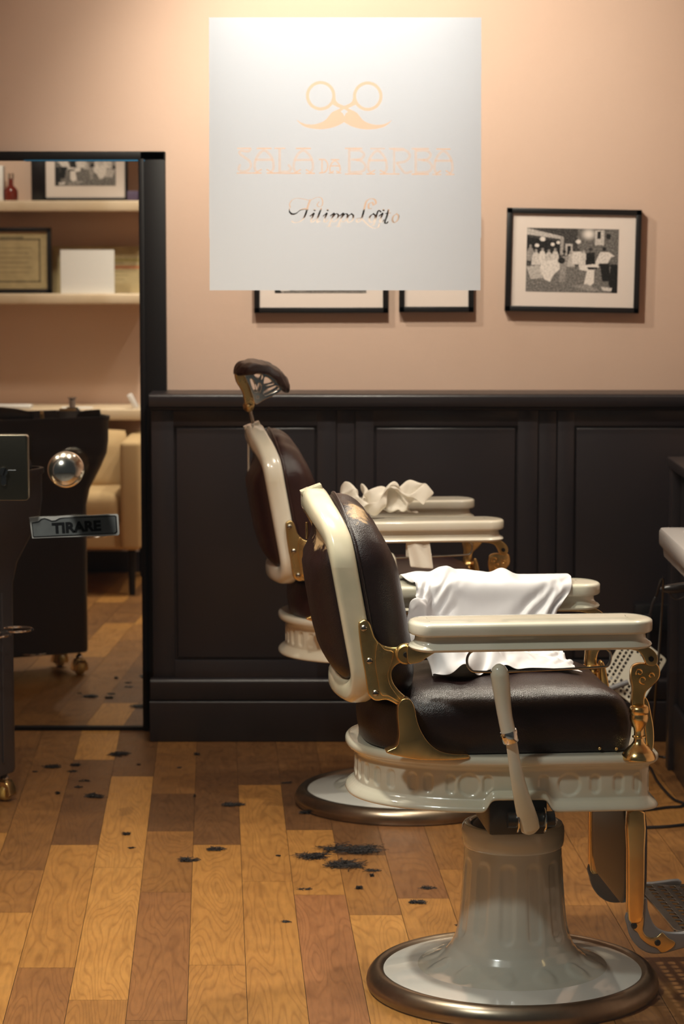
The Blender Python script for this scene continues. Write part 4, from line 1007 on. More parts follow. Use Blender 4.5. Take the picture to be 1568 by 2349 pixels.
# armchair
sx1 = -.885; sy1 = 5.12; sy0 = 4.40
sf = thing('armchair', 'tan upholstered armchair with loose cushion, reflected in the mirror', 'armchair', (-1.3, 4.8, 0))
zs_ = .205
rbox(sf, 'seat_base', -1.75, sx1 - .07, sy0, sy1 - .03, zs_, .33, M['sofa'], .015)
rbox(sf, 'seat_cushion', -1.66, sx1 - .085, sy0 + .15, sy1 - .01, .31, vz(215, 1126, 5.05), M['sofa'], .05, 5)
rbox(sf, 'arm', sx1 - .09, sx1, sy0, sy1, zs_, .685, M['sofa'], .02)
rbox(sf, 'arm', -1.76, -1.67, sy0, sy1, zs_, .685, M['sofa'], .02)
rbox(sf, 'backrest', -1.75, sx1 - .02, sy0, sy0 + .14, zs_, .68, M['sofa'], .03)
def soft_cushion(name, cx, cy, cz, w, h, d, tilt, parent, mat):
    b = B(); n = 16; vs = []; fs = []
    for side in (1, -1):
        o0 = len(vs)
        for j in range(n + 1):
            for i in range(n + 1):
                u, v = i / n * 2 - 1, j / n * 2 - 1
                e = max(0, (1 - abs(u) ** 3)) ** .5 * max(0, (1 - abs(v) ** 3)) ** .5
                pin = 1 - .06 * (u * u * v * v)
                p = Vector((u * w / 2 * pin, side * (d / 2 * e + .012 * e * noise.noise(Vector((u * 2, v * 3, side)))), v * h / 2 * pin))
                vs.append(Matrix.Translation(Vector((cx, cy, cz)) - parent.location) @ (Matrix.Rotation(tilt, 4, 'X') @ p))
        for j in range(n):
            for i in range(n): fs.append((o0 + j * (n + 1) + i, o0 + j * (n + 1) + i + 1, o0 + (j + 1) * (n + 1) + i + 1, o0 + (j + 1) * (n + 1) + i))
    b.add(vs, fs); return b.build(name, mat, parent, ang=180)
soft_cushion('back_cushion', -1.29, 4.70, .545, .64, .34, .22, math.radians(14), sf, M['sofa'])
for lx, ly in ((sx1 - .045, sy1 - .05), (sx1 - .045, sy0 + .05), (-1.72, sy1 - .05), (-1.72, sy0 + .05)):
    B().tube([(lx + 1.3, ly - 4.8, 0), (lx + 1.3, ly - 4.8, .21)], [.014, .018], 16).build('leg', M['black'], sf)
# shelf items
def shelf_z(n): return (vz(0, 460, 4.52), vz(0, 674, 4.52), dz1)[n]
z1_ = shelf_z(0); xa, xb = vx(102, 4.47), vx(295, 4.47)
picture('framed_photograph', 'black framed photograph with cream mat standing on the upper shelf in the mirror', 0, 0, xb - xa, .30, 0, barbershop_print(100, 110, 9), (.14, .86, .22, .85), yw=0, border=.012, flip=True, loc_=((xa + xb) / 2, 4.42, z1_ + .152), matmat=M['mat_board'])
rbox(thing('box', 'dark box standing behind the framed photo on the upper shelf', 'box', (vx(90, 4.4), 4.35, z1_)), 'box_body', vx(75, 4.4), vx(130, 4.4), 4.30, 4.38, z1_, z1_ + .22, M['plastic'], .004, 2)
rbox(thing('small_box', 'small purple box at the right end of the upper shelf', 'box', (vx(308, 4.4), 4.42, z1_)), 'box_body', vx(297, 4.4), vx(322, 4.4), 4.38, 4.46, z1_, z1_ + .045, pbr('purple_card', (.10, .07, .13), .6), .003, 2)
bt = thing('bottle', 'clear bottle with dark red lotion on the upper shelf', 'bottle', (vx(30, 4.44), 4.44, z1_))
B().lathe([(.0001, 0), (.030, 0), (.032, .004), (.032, .045), (.024, .058), (.012, .070), (.0115, .10), (.0001, .10)], 24).build('body', pbr('red_lotion', (.16, .02, .012), .15, coat=.5), bt)
B().lathe([(.0001, .10), (.014, .10), (.014, .125), (.0001, .125)], 16).build('stopper', M['chrome'], bt)
rbox(thing('lotion_box', 'pale carton at the far left of the upper shelf', 'box', (vx(5, 4.44), 4.42, z1_)), 'carton', vx(-12, 4.4), vx(16, 4.4), 4.38, 4.46, z1_, z1_ + .16, M['paper'], .002, 2)
z2_ = shelf_z(1); xa, xb = vx(-60, 4.44), vx(120, 4.44)
picture('framed_certificate', 'black framed certificate standing on the lower shelf in the mirror', 0, 0, xb - xa, vz(60, 522, 4.44) - z2_, 0, certificate(70, 84, 3), (.05, .95, .07, .93), yw=0, border=.018, flip=True, loc_=((xa + xb) / 2, 4.42, z2_ + (vz(60, 522, 4.44) - z2_) / 2), cat='certificate', mat_on=False)
c2o = thing('certificate', 'yellowish unframed certificate leaning at the right of the lower shelf', 'certificate', (vx(225, 4.36), 4.35, z2_))
ci = certificate(60, 100, 8, False); x0_, x1_ = vx(123, 4.36), vx(345, 4.36); zt_ = vz(200, 565, 4.36)
color_grid('sheet', 0, 0, ci, lambda u, v: Vector((x0_ + (x1_ - x0_) * u, 4.365 - .03 * (1 - v), zt_ - (zt_ - z2_ - .001) * v)) - c2o.location, M['print'], c2o)
cd = thing('card', 'blank white card standing in front of the certificates on the lower shelf', 'card', (vx(200, 4.48), 4.48, z2_))
B().box(vx(140, 4.5), vx(263, 4.5), 4.478, 4.481, z2_ + .001, vz(200, 573, 4.48), 0, 2).build('sheet', M['paper'], cd, False)
for v in cd.children[0].data.vertices: v.co -= cd.location
pp_ = thing('paper_sheet', 'white sheets lying on the ledge above the armchair', 'paper', (vx(175, 4.6), 4.6, dz1))
B().box(-.07, .07, -.05, .03, .001, .004).build('sheets', M['paper'], pp_, False)
pp2 = thing('phone', 'silver phone handset leaning at the right end of the ledge', 'phone', (vx(312, 4.62), 4.60, dz1))
B().box(-.012, .012, -.03, .03, 0, .075, .005, 3, Matrix.Rotation(math.radians(-28), 4, 'Y')).build('handset', M['porcelain'], pp2)
tr_ = thing('paper_tray', 'flat pale tray lying at the left end of the ledge', 'tray', (vx(25, 4.6), 4.6, dz1)); B().box(-.09, .09, -.06, .05, 0, .016, .003).build('tray_body', M['paper'], tr_)

# ================================================================== hairdresser's trolley at the left edge
ct = thing('salon_trolley', 'dark plastic hairdressing trolley on castors at the left edge, also seen in the mirror', 'trolley', (-1.15, 7.13, 0), math.radians(-27))
def rr3(w, d, r, z, cx=0, cy=0): return [Vector((cx + x, cy + y, z)) for x, y in rounded_rect(-w / 2, w / 2, -d / 2, d / 2, r, 6)]
b = B(); b.loft([rr3(.40, .25, .03, .085), rr3(.405, .255, .03, .095), rr3(.405, .255, .03, .62), rr3(.43, .28, .04, .68), rr3(.50, .34, .05, .76), rr3(.535, .385, .06, .81), rr3(.545, .395, .06, .86), rr3(.545, .395, .06, .925), rr3(.555, .405, .062, .932), rr3(.555, .405, .062, .944), rr3(.535, .385, .055, .944), rr3(.53, .38, .05, .905)])
b.build('body', M['cart'], ct, ang=50)
for gx in (-.10, .0, .10): B().box(gx - .005, gx + .005, -.131, -.126, .12, .60, .002).build('front_rib', M['cart'], ct)
for gy in (-.05, .05): B().box(.2015, .2065, gy - .004, gy + .004, .12, .60, .002).build('side_rib', M['cart'], ct)
for (x, y, z) in ((.215, .06, .50), (.215, -.05, .50), (-.05, .14, .10)):
    B().tube([(x + .03 + .045 * math.cos(2 * PI * k / 28), y + .045 * math.sin(2 * PI * k / 28), z) for k in range(28)], .003, 8, closed=True).build('holder_ring', M['chrome'], ct)
for (x, y) in ((.17, .10), (.17, -.10), (-.17, .10), (-.17, -.10)):
    cs = B().lathe([(.0001, .060), (.012, .060), (.014, .066), (.010, .074), (.006, .078), (.006, .10), (.0001, .10)], 20, (x, y, 0)).build('castor', M['chrome'], ct)
    B().lathe([(.0001, -.013), (.022, -.013), (.0255, -.008), (.0255, .008), (.022, .013), (.0001, .013)], 24, (x, y, .0262), 'x').build('wheel', M['amber'], cs)
    b = B()
    b.prism([(x + q_[0], q_[1]) for q_ in [(-.030, .02), (-.026, .045), (-.014, .060), (.014, .060), (.026, .045), (.030, .02), (.022, .014), (-.022, .014)]], y - .018, y + .018, .004); b.build('hood', M['brass_dull'], cs)
cm = ct.matrix_basis if False else Matrix.Translation(ct.location) @ Matrix.Rotation(math.radians(-27), 4, 'Z')
def on_cart(x, y, z=.907): return cm @ Vector((x, y, z))
def item(name, label, cat, x, y, z=.907, rz=0): return thing(name, label, cat, tuple(on_cart(x, y, z)), rz)
i1 = item('hair_dryer', 'black hair dryer lying on top of the trolley', 'hair dryer', -.10, .07)
B().lathe([(.0001, -.08), (.026, -.08), (.034, -.06), (.036, .0), (.030, .05), (.022, .09), (.022, .11), (.0001, .11)], 24, (0, 0, .038), 'x').build('barrel', M['plastic'], i1); B().tube([(-.03, 0, .03), (-.05, -.10, .02)], [.016, .013], 12).build('handle', M['plastic'], i1)
i2 = item('tint_bowl', 'small dark bowl with wood clips near the trolley edge', 'bowl', .14, .09); B().lathe([(.0001, .0), (.025, .0), (.040, .045), (.042, .055), (.038, .055), (.024, .006), (.0001, .006)], 24).build('bowl', M['grey_paint'], i2); B().box(-.03, .03, -.008, .008, .053, .062, .002, 2, Matrix.Rotation(.3, 4, 'Z')).build('clip', M['wood_tan'], i2)
i3 = item('clothes_peg', 'tan wooden clip sticking up from the trolley top', 'clip', .02, .15); B().box(-.006, .006, -.03, .03, 0, .012, .002, 2, Matrix.Translation((0, 0, .03)) @ Matrix.Rotation(.9, 4, 'X')).build('peg', M['wood_tan'], i3)
i4 = item('hairbrush', 'round black hairbrush on the trolley', 'brush', .20, .12); B().tube([(-.06, 0, .03), (0, 0, .035), (.05, 0, .04)], [.009, .022, .020], 14).build('brush', M['plastic'], i4)
i5 = item('scissors', 'steel scissors lying on the trolley top', 'scissors', -.18, .14); b = B(); b.box(-.07, .03, -.004, .004, .03, .034, .001); b.tube([(.04 + .012 * math.cos(a), .010 + .012 * math.sin(a), .032) for a in [2 * PI * k / 16 for k in range(16)]], .0025, 6, closed=True); b.tube([(.04 + .012 * math.cos(a), -.012 + .012 * math.sin(a), .032) for a in [2 * PI * k / 16 for k in range(16)]], .0025, 6, closed=True); b.build('blades', M['chrome'], i5)
i6 = item('spray_bottle', 'white capped dark spray bottle on the near corner of the trolley', 'bottle', .215, -.06); B().lathe([(.0001, 0), (.026, 0), (.028, .01), (.028, .045), (.02, .055), (.0001, .055)], 24).build('body', M['plastic'], i6); B().lathe([(.0001, .055), (.011, .055), (.011, .085), (.017, .088), (.017, .092), (.0001, .092)], 20).build('cap', M['porcelain'], i6)

# ================================================================== right side: station cabinet, basin, cables
cb = thing('washing_station', 'dark painted station cabinet at the right edge below the pictures', 'cabinet', (1.28, 7.1, 0))
rbox(cb, 'carcass', 1.0, XR - .004, 6.72, 7.6, 0, .905, M['dark'], .003, 2)
rbox(cb, 'top', .965, XR - .004, 6.70, 7.62, .905, .935, M['dark'], .004, 2)
rbox(cb, 'end_post', .972, 1.03, 7.55, 7.61, 0, .905, M['dark'], .003, 2)
rbox(cb, 'plinth', .985, 1.0, 6.72, 7.56, 0, .20, M['dark'], .004, 2)
bs = thing('wash_basin', 'white porcelain wash basin jutting in at the right edge', 'basin', (1.2, 6.3, .84))
def brr(x0, x1, y0, y1, r, z): return [Vector((x, y, z)) - bs.location for x, y in rounded_rect(x0, x1, y0, y1, r, 6)]
b = B(); X0, X1, Y0, Y1 = .816, 1.59, 5.75, 6.60
b.loft([brr(X0 + .20, X1 - .02, Y0 + .2, Y1 - .2, .05, .66), brr(X0 + .10, X1 - .01, Y0 + .1, Y1 - .08, .05, .735), brr(X0 + .035, X1, Y0 + .04, Y1 - .035, .03, .762), brr(X0 + .012, X1, Y0 + .012, Y1 - .010, .02, .768), brr(X0 + .010, X1, Y0 + .01, Y1 - .008, .02, .789), brr(X0 + .004, X1, Y0 + .002, Y1 - .002, .02, .794), brr(X0, X1, Y0, Y1, .02, .800), brr(X0, X1, Y0, Y1, .02, .832), brr(X0 + .004, X1, Y0 + .004, Y1 - .004, .02, .840), brr(X0 + .05, X1 - .08, Y0 + .05, Y1 - .05, .05, .841), brr(X0 + .065, X1 - .09, Y0 + .065, Y1 - .065, .05, .80), brr(X0 + .13, X1 - .14, Y0 + .13, Y1 - .13, .08, .73)])
b.build('bowl', M['porcelain'], bs, ang=45)
cable_mat = M['plastic']
def cable(name, label, pts, r, cat='cable', group=None):
    t = B().tube(smooth_open(pts, 8), r, 8).build(name, cable_mat, None); tag(t, label, cat, group); return t
hy = 6.64
hd_pts = [tuple(atY(x, y, hy)) for x, y in ((1484, 1560), (1486, 1480), (1488, 1430), (1493, 1395), (1504, 1368), (1520, 1355))]
hang = thing('hair_clipper', 'black corded hair clipper hanging in front of the right cabinet', 'clipper', tuple(atY(1545, 1352, hy)))
q = hang.location
B().tube([Vector(p) - q for p in smooth_open([atY(*a_, hy) for a_ in ((1514, 1354), (1525, 1351), (1545, 1350), (1580, 1346), (1620, 1343))], 5)], list(np.interp(np.linspace(0, 1, 21), [0, .2, .5, 1], [.006, .009, .013, .016])), 14).build('body', M['plastic'], hang)
B().tube([Vector(p) - q for p in smooth_open([atY(*a_, hy) for a_ in ((1534, 1358), (1542, 1370), (1556, 1375), (1572, 1368))], 5)], .0022, 8).build('hanging_loop', M['plastic'], hang)
B().tube([Vector(p) - q for p in smooth_open(hd_pts + [tuple(atZ(1492, 1740, .004))], 6)], .0038, 8).build('cord', M['plastic'], hang)
def fl(pts): return [tuple(atZ(x, y, .004)) for x, y in pts]
cable('power_cable', 'thin black cable running along the foot of the panelling at the right', fl([(1440, 1725), (1500, 1733), (1530, 1737), (1568, 1729), (1640, 1720)]), .0036, group=None)
cable('power_cable', 'black cable bent in a sharp loop on the floor right of the front chair', fl([(1460, 1740), (1490, 1762), (1505, 1790), (1525, 1815), (1545, 1834), (1567, 1843), (1560, 1850), (1530, 1852), (1500, 1856), (1440, 1862)]), .0042)
cable('power_cable', 'straight black cable across the floor behind the front footrest', fl([(1380, 1902), (1440, 1899), (1490, 1898), (1530, 1896), (1568, 1892), (1640, 1884)]), .0046)
so_t = thing('wall_socket', 'black wall socket with plugs on the dark panelling at the right', 'socket', tuple(atY(1494, 1415, 8.0)))
B().box(-.055, .055, -.012, .021, -.04, .04, .004).build('face_plate', M['plastic'], so_t)
B().box(-.03, .0, -.045, -.010, -.022, .012, .006).build('plug', M['plastic'], so_t)

# ================================================================== cut hair
def hair_clump(px, py, wpx, seed, label, n=None, thick=1.0, wisp=False, group='clumps of cut hair on the floor'):
    r = random.Random(seed); c = atZ(px, py, 0.0); sc = c.y / F; w = wpx * sc * .98 / 2; d = w * (.95 if not wisp else .8)
    n = n or int(60 + wpx * (2.4 if not wisp else .5)); vs, fs = [], []
    lobes = [(r.uniform(-.55, .55) * w, r.uniform(-.5, .5) * d * .6, r.uniform(.35, .8)) for _ in range(4)]
    for k in range(n):
        lo = r.choice(lobes); ang = r.gauss(0, .45) + (PI if r.random() < .5 else 0); ln = w * r.uniform(.35, 1.0) * lo[2]
        x, y, z = lo[0] + r.gauss(0, .16) * w, lo[1] + r.gauss(0, .22) * d, r.uniform(.0004, .006 * thick * (0.3 if wisp else 1))
        cur = r.gauss(0, 1.6); pts = []; m = 6
        for i in range(m):
            pts.append(Vector((x, y, max(.0004, z)))); st = ln / m; ang += cur / m; x += math.cos(ang) * st; y += math.sin(ang) * st * .9; z += r.gauss(0, .0007)
        hw = .0007 * r.uniform(.7, 1.5) * (1.15 if not wisp else .9)
        o0 = len(vs)
        for i, p in enumerate(pts):
            t = (pts[min(i + 1, m - 1)] - pts[max(i - 1, 0)]); nrm = Vector((-t.y, t.x, 0)); nrm = nrm.normalized() * hw * (1 - .6 * abs(i / (m - 1) * 2 - 1) ** 2) if nrm.length > 0 else Vector((hw, 0, 0))
            vs += [p + nrm, p - nrm, p + Vector((0, 0, hw))]
        for i in range(m - 1):
            for j in range(3): a, b_ = o0 + i * 3 + j, o0 + i * 3 + (j + 1) % 3; fs.append((a, b_, b_ + 3, a + 3))
    vs = [v for v in vs]
    o = B().add(vs, fs).build('hair_clump', M['hair'], None, ang=180); o.location = c
    tag(o, label, 'hair', group); return o
HL = [(275, 1731, 62, 'flat dark bar of cut hair just in front of the mirror'), (118, 1760, 50, 'dark tuft of cut hair on the boards nearest the trolley castor'),
      (174, 1757, 34, 'small dark tuft right of the tuft nearest the castor'), (160, 1770, 40, 'faint tuft under the small tuft beside the castor', 1),
      (192, 1792, 30, 'curved wisp of hair left of the pale board', 1), (176, 1806, 28, 'slanting wisp of hair below the curved wisp', 1), (128, 1822, 22, 'little dark tuft low on the left boards'),
      (222, 1829, 62, 'wide dark clump at the left edge of the pale board'), (452, 1732, 18, 'dark fleck of hair by the foot of the panelling'), (412, 1762, 14, 'tiny fleck of hair below the panelling', 1),
      (531, 1847, 62, 'oval dark clump on the boards left of the rear chair base'), (290, 1915, 26, 'short dark tuft low on the pale board'), (303, 1946, 24, 'thin curved hair below the short tuft on the pale board', 1),
      (497, 1951, 50, 'dark spindle of hair in mid floor, right of two'), (435, 1975, 54, 'dark spindle of hair in mid floor, left of two'),
      (800, 1953, 150, 'upper half of the biggest hair heap in mid floor'), (722, 1968, 90, 'left tail of the biggest hair heap'), (790, 1985, 120, 'lower half of the biggest hair heap'), (850, 1998, 62, 'thin right tail below the biggest hair heap', 1),
      (820, 2039, 24, 'tiny fleck under the biggest hair heap'), (853, 2011, 14, 'smallest fleck just right under the biggest heap'), (956, 2072, 42, 'dark round tuft on a pale board left of the front chair column'),
      (975, 2038, 62, 'loose wisps on the dark ringed board', 1), (660, 2115, 34, 'star-shaped few hairs in the front boards', 1), (700, 2040, 30, 'faint curved hairs above the reddish board', 1),
      (637, 1964, 18, 'short curl of hair left of the biggest heap', 1), (735, 1866, 54, 'dark tuft under the front edge of the rear chair base'), (828, 1866, 90, 'long dark clump against the rear chair base'),
      (1042, 1872, 20, 'dark fleck under the front chair seat'), (655, 1797, 34, 'smudge of hair left of the rear chair base', 1), (700, 1866, 36, 'small tuft left end of the hair along the rear base'),
      (448, 1828, 12, 'single fleck on the brown board left of the oval clump'), (1050, 2123, 26, 'thin hairs left of the front chair column foot', 1),
      (317, 1755, 20, 'fleck of hair between the mirror bar and the dark boards', 1), (80, 1771, 14, 'fleck of hair beside the castor', 1)]
for k, h_ in enumerate(HL):
    hair_clump(h_[0], h_[1], h_[2], 100 + k, h_[3], wisp=len(h_) > 4, thick=1.6 if h_[2] > 80 else 1)

#CLOTH_BEGIN
# draped cloth: half-millimetre steps from point to neighbouring point
CL_CAPE = (52, 46, [
-378,-160,1403,14,3,-1,9,4,-12,14,4,1,2,2,14,14,4,1,3,2,-14,14,-1,1,9,3,12,14,-1,-1,9,3,-11,14,0,1,14,1,6,14,2,2,14,1,-2,9,3,10,15,-1,0,6,2,-13,14,-1,-1,13,-2,8,
11,3,-9,14,-1,1,6,1,14,14,-2,-1,7,1,-13,14,-3,0,13,-1,6,15,-1,1,14,-1,-1,14,-1,-5,14,-1,0,14,0,2,15,-1,-3,15,0,-1,14,-1,0,15,0,1,15,0,0,15,-1,1,15,1,-1,15,0,-1,
14,1,-5,15,0,0,13,1,7,15,0,-2,13,2,-8,15,1,-3,14,2,-1,14,2,7,15,2,-2,8,3,-12,15,1,-3,15,4,-3,-5,27,-14,8,4,12,14,3,0,10,4,-11,13,2,3,4,5,15,15,0,-2,5,1,-14,
15,0,0,8,2,12,15,1,1,11,2,-8,14,1,-1,15,1,0,14,1,-2,14,0,2,6,2,13,15,-1,1,12,1,-8,11,-2,10,15,0,-2,6,3,-13,15,-2,0,7,1,12,14,-3,0,9,1,-11,15,-1,0,15,-1,-1,
14,-1,0,13,-2,6,14,0,-4,15,0,-2,14,-1,4,15,-1,-4,15,0,-1,15,0,0,14,-1,5,15,0,0,15,0,-1,15,0,0,15,0,-1,11,1,-10,16,0,-1,12,1,8,15,1,1,15,1,-2,10,3,-10,15,1,-3,
13,2,9,15,2,-3,9,3,-12,14,3,-6,-11,27,-1,13,3,2,9,4,11,15,3,2,8,2,-12,14,3,2,8,3,12,14,0,-1,7,2,-12,14,1,4,14,1,3,12,1,8,14,1,0,14,1,-1,15,1,0,10,1,-11,
14,-1,2,8,2,13,14,0,2,12,-2,-9,12,1,6,15,0,1,7,1,-14,14,-3,1,8,1,13,14,-2,1,14,0,-2,14,-1,-1,13,0,-6,14,-1,5,14,-1,0,13,0,-7,15,-1,-2,14,0,4,15,-1,0,15,0,0,
14,-1,-7,15,0,-2,15,0,-2,15,-1,-1,13,2,9,15,0,-2,12,1,-9,15,0,-1,12,1,10,14,1,3,15,1,-3,8,3,-12,14,1,-4,13,3,9,11,3,-11,12,3,-8,-8,27,3,13,3,-4,14,3,3,8,3,12,
14,2,-1,9,3,-11,15,2,2,8,2,12,13,2,-7,14,2,-4,11,0,8,15,0,-4,14,0,0,14,1,0,12,2,9,14,0,0,11,1,-10,14,-1,2,11,2,9,12,-2,-10,14,0,1,9,1,11,15,-1,-1,9,0,-12,
14,-2,1,10,1,12,14,-1,-3,15,-1,0,13,1,1,14,-2,-4,14,0,4,15,-1,-1,12,0,-7,15,-1,-2,15,0,3,14,-1,-4,15,0,2,14,0,-4,15,-1,-2,15,0,-2,15,0,0,12,2,10,15,-2,0,11,2,-11,
14,0,-2,11,2,11,15,1,4,13,1,-5,6,3,-14,15,2,1,15,3,6,2,2,-15,-12,31,1,14,3,4,12,3,-7,14,2,2,10,1,12,14,2,-1,12,2,-9,13,2,6,14,1,4,13,2,-9,13,0,0,14,0,5,
14,1,2,14,1,-5,14,2,1,10,1,10,15,-1,1,10,1,-11,14,0,-1,13,-2,9,11,0,-9,14,-1,0,10,1,11,14,-2,0,14,0,-4,15,-1,-4,10,1,11,12,-1,-8,14,-1,-2,14,0,3,14,-1,1,15,0,2,
15,-1,-1,13,0,-7,15,-1,-2,15,0,-2,14,-1,5,14,0,0,15,-1,0,15,0,-3,14,1,-6,15,-1,-1,11,1,11,15,0,-1,8,2,-13,15,0,0,10,2,12,14,1,4,14,-1,-4,5,7,-14,14,0,-5,13,2,9,
-9,30,-2,12,2,8,15,2,2,13,3,-8,15,0,3,11,1,11,13,1,-10,15,2,-2,14,1,7,14,1,1,13,2,-5,13,0,7,13,1,-7,14,2,0,14,2,0,14,1,3,14,0,3,11,-4,10,11,2,-11,14,-1,-4,
14,-1,6,12,0,-10,14,-1,2,12,0,9,13,-1,-7,14,0,0,14,0,5,14,-1,5,11,1,-10,14,-2,-1,14,-1,0,15,-1,-1,15,0,2,13,0,6,15,-1,-1,15,0,-2,13,0,-7,15,-1,-1,15,0,0,14,0,5,
15,0,-1,14,0,-7,14,-1,1,11,2,11,15,-3,-1,6,5,-14,14,-1,-3,15,0,3,9,3,12,15,-1,3,5,6,-14,8,1,-12,-4,28,-8,11,3,11,13,1,6,15,0,6,15,2,-8,17,0,3,14,-2,10,8,5,-13,
16,2,0,13,1,6,14,1,0,13,0,-7,10,1,10,14,0,4,14,0,4,14,1,2,15,1,2,15,0,1,15,-2,-3,8,2,-13,14,-1,-7,14,-1,7,12,0,-7,15,-1,-1,14,0,0,11,0,10,14,0,3,15,0,2,
13,0,-7,14,-1,-2,14,-2,3,14,0,-6,15,-1,2,14,-1,-5,15,0,1,15,1,1,14,-1,1,15,-1,4,13,0,-8,15,1,-1,14,0,5,15,-1,-1,12,0,-9,15,-1,2,10,0,12,15,0,-1,8,3,-12,14,1,-7,
14,0,4,9,1,13,16,2,1,10,0,-12,-7,27,1,15,2,1,15,-1,4,17,0,5,12,3,13,17,2,-4,12,-3,13,16,2,-3,6,6,-13,15,0,-1,14,1,2,14,1,-6,14,0,4,12,1,9,15,0,0,12,-4,-7,
15,0,1,14,3,7,15,1,4,16,0,0,8,1,-14,15,-2,-3,12,0,9,15,-2,0,12,2,-8,15,-1,0,13,0,4,13,1,7,14,-1,2,15,-1,1,15,-1,-2,14,-1,-3,13,0,-8,14,-2,5,14,-1,5,15,0,0,
15,0,0,12,0,-9,15,1,-3,15,0,-1,15,0,0,15,0,-1,14,-2,5,13,1,-8,13,-1,8,12,0,9,13,0,-6,13,2,-7,9,2,-12,9,2,13,15,1,4,10,1,-11,-5,27,4,13,-1,8,17,0,3,18,1,-7,
17,4,7,16,2,8,10,-3,14,15,0,1,13,3,-7,6,5,-13,15,1,-4,15,1,-3,15,0,0,13,1,7,14,-3,-5,13,-1,7,14,-1,-7,16,0,-2,16,0,2,12,4,11,16,-1,0,9,0,-12,14,-1,-1,15,-1,3,
12,2,8,15,-2,-2,12,1,-8,15,-1,1,15,-1,0,12,1,9,15,0,1,15,-1,1,13,0,-6,14,-2,5,14,-2,-6,14,-1,-4,15,0,2,12,0,9,15,0,0,15,0,0,15,0,-1,15,0,-2,11,0,-10,15,1,0,
10,-1,10,15,1,1,8,-2,-13,15,3,-2,12,-2,7,9,5,-13,12,3,8,15,1,-2,-3,27,2,14,-2,9,17,1,-6,20,2,0,12,1,17,14,1,10,16,0,-8,15,-1,-1,9,2,12,15,2,-6,9,5,-12,14,1,-6,
16,1,-3,14,0,0,13,-3,9,15,-1,3,15,-1,-4,14,1,-9,16,0,6,16,1,-6,10,2,12,14,-1,-3,13,0,-8,13,-2,6,13,1,-6,15,0,1,13,0,8,14,-1,1,12,0,-10,16,-1,0,14,0,2,15,0,3,
15,0,4,11,-4,-9,15,0,-3,15,-1,1,13,1,8,14,0,5,15,0,0,13,-2,-7,14,-1,-5,15,1,2,15,2,2,11,-3,9,14,3,-3,9,-3,-12,14,2,-2,10,0,12,14,-1,4,12,3,-9,4,4,-14,16,3,0,
11,24,-8,3,3,18,18,0,-10,20,3,7,10,1,17,18,0,5,11,-1,-11,13,-2,-6,12,1,10,11,3,12,15,2,-6,12,4,-11,15,1,-4,13,-3,6,15,-1,3,16,1,-3,13,-1,-10,16,1,-3,15,0,8,14,1,-9,
15,1,4,13,0,7,12,-1,-9,13,-1,6,15,-1,2,12,1,-9,15,-1,1,13,0,9,15,-2,0,13,2,-7,15,-1,-3,15,0,-1,15,-1,1,12,-4,8,14,1,-6,14,0,-5,15,-1,0,12,1,10,13,-2,-7,15,0,-4,
11,-1,10,14,0,6,15,0,4,10,-1,-11,12,-1,-10,14,2,6,15,2,0,14,-2,-5,9,2,13,16,1,2,-2,4,-15,6,1,-13,-14,24,3,20,1,-3,18,7,7,17,3,13,11,1,16,18,0,0,13,-2,-9,7,-4,-12,
16,0,5,6,4,16,15,2,7,15,1,-4,15,1,-4,14,1,-5,14,-1,-7,13,-3,-10,17,3,0,16,1,5,15,0,7,11,1,-12,14,0,8,15,0,0,14,0,-6,14,-1,2,14,-2,7,15,0,1,13,1,-9,15,-1,1,
12,-1,10,15,-1,0,15,0,-2,14,1,-7,12,-4,9,15,0,-2,15,-1,-1,14,0,-4,14,1,-7,15,0,0,11,-3,10,15,-1,0,11,0,-10,14,-2,-1,15,0,3,13,2,9,14,-4,-3,6,5,-14,14,-1,-5,10,1,11,
13,2,7,14,2,5,14,1,-9,1,2,-15,2,28,7,18,2,-11,12,5,19,17,4,11,19,1,4,16,0,0,13,-3,-8,5,-4,-14,18,-2,0,7,4,15,9,3,14,14,-1,-9,13,0,-7,14,-1,-7,15,1,-7,17,1,5,
16,2,6,17,1,4,17,1,0,15,0,-6,13,-1,-7,11,2,10,16,-1,-1,15,-1,-3,13,-1,7,15,-1,2,15,-1,1,14,2,-9,13,-2,8,13,-1,-8,16,0,1,14,0,6,14,-2,-4,13,-1,8,15,0,-1,15,-1,-2,
12,1,-10,12,-3,8,15,0,0,15,-1,0,15,-1,-2,9,0,-12,15,-1,-2,15,0,3,12,-1,11,14,0,-3,2,3,-15,15,0,-2,15,0,2,6,4,13,15,2,2,8,2,-12,6,28,7,12,4,-18,19,3,10,13,5,15,
16,1,7,7,-7,-13,10,-7,-9,16,3,-4,18,-1,-2,1,3,19,15,3,8,15,1,4,13,-1,-8,12,0,-10,15,1,-7,17,1,6,18,2,3,17,1,3,16,1,3,14,0,-7,14,-1,-6,16,-1,0,12,2,10,15,-1,1,
16,-1,1,13,-3,-6,15,-1,0,13,3,9,16,-1,2,14,-2,-3,12,0,-11,16,-1,1,11,-1,10,15,0,4,15,-1,0,15,0,0,15,-1,-3,13,-2,-7,10,-4,-10,16,-1,0,11,3,11,14,-1,0,13,1,-7,12,-2,9,
15,1,2,15,-1,1,14,-3,-7,2,7,-14,14,-1,-4,15,0,5,1,6,15,14,-3,4,0,29,1,13,4,-18,22,2,2,12,4,14,16,0,5,7,-7,-12,11,-9,9,13,-8,11,3,7,-16,18,5,-7,14,3,10,11,3,11,
15,1,2,14,0,-8,13,1,-12,18,1,2,18,1,-2,16,1,3,16,1,5,15,0,3,15,-1,-3,14,-1,-8,15,0,1,13,1,9,16,-1,0,15,-2,-4,14,-2,-4,16,-2,-1,12,4,11,15,-1,5,15,-2,-3,13,0,-10,
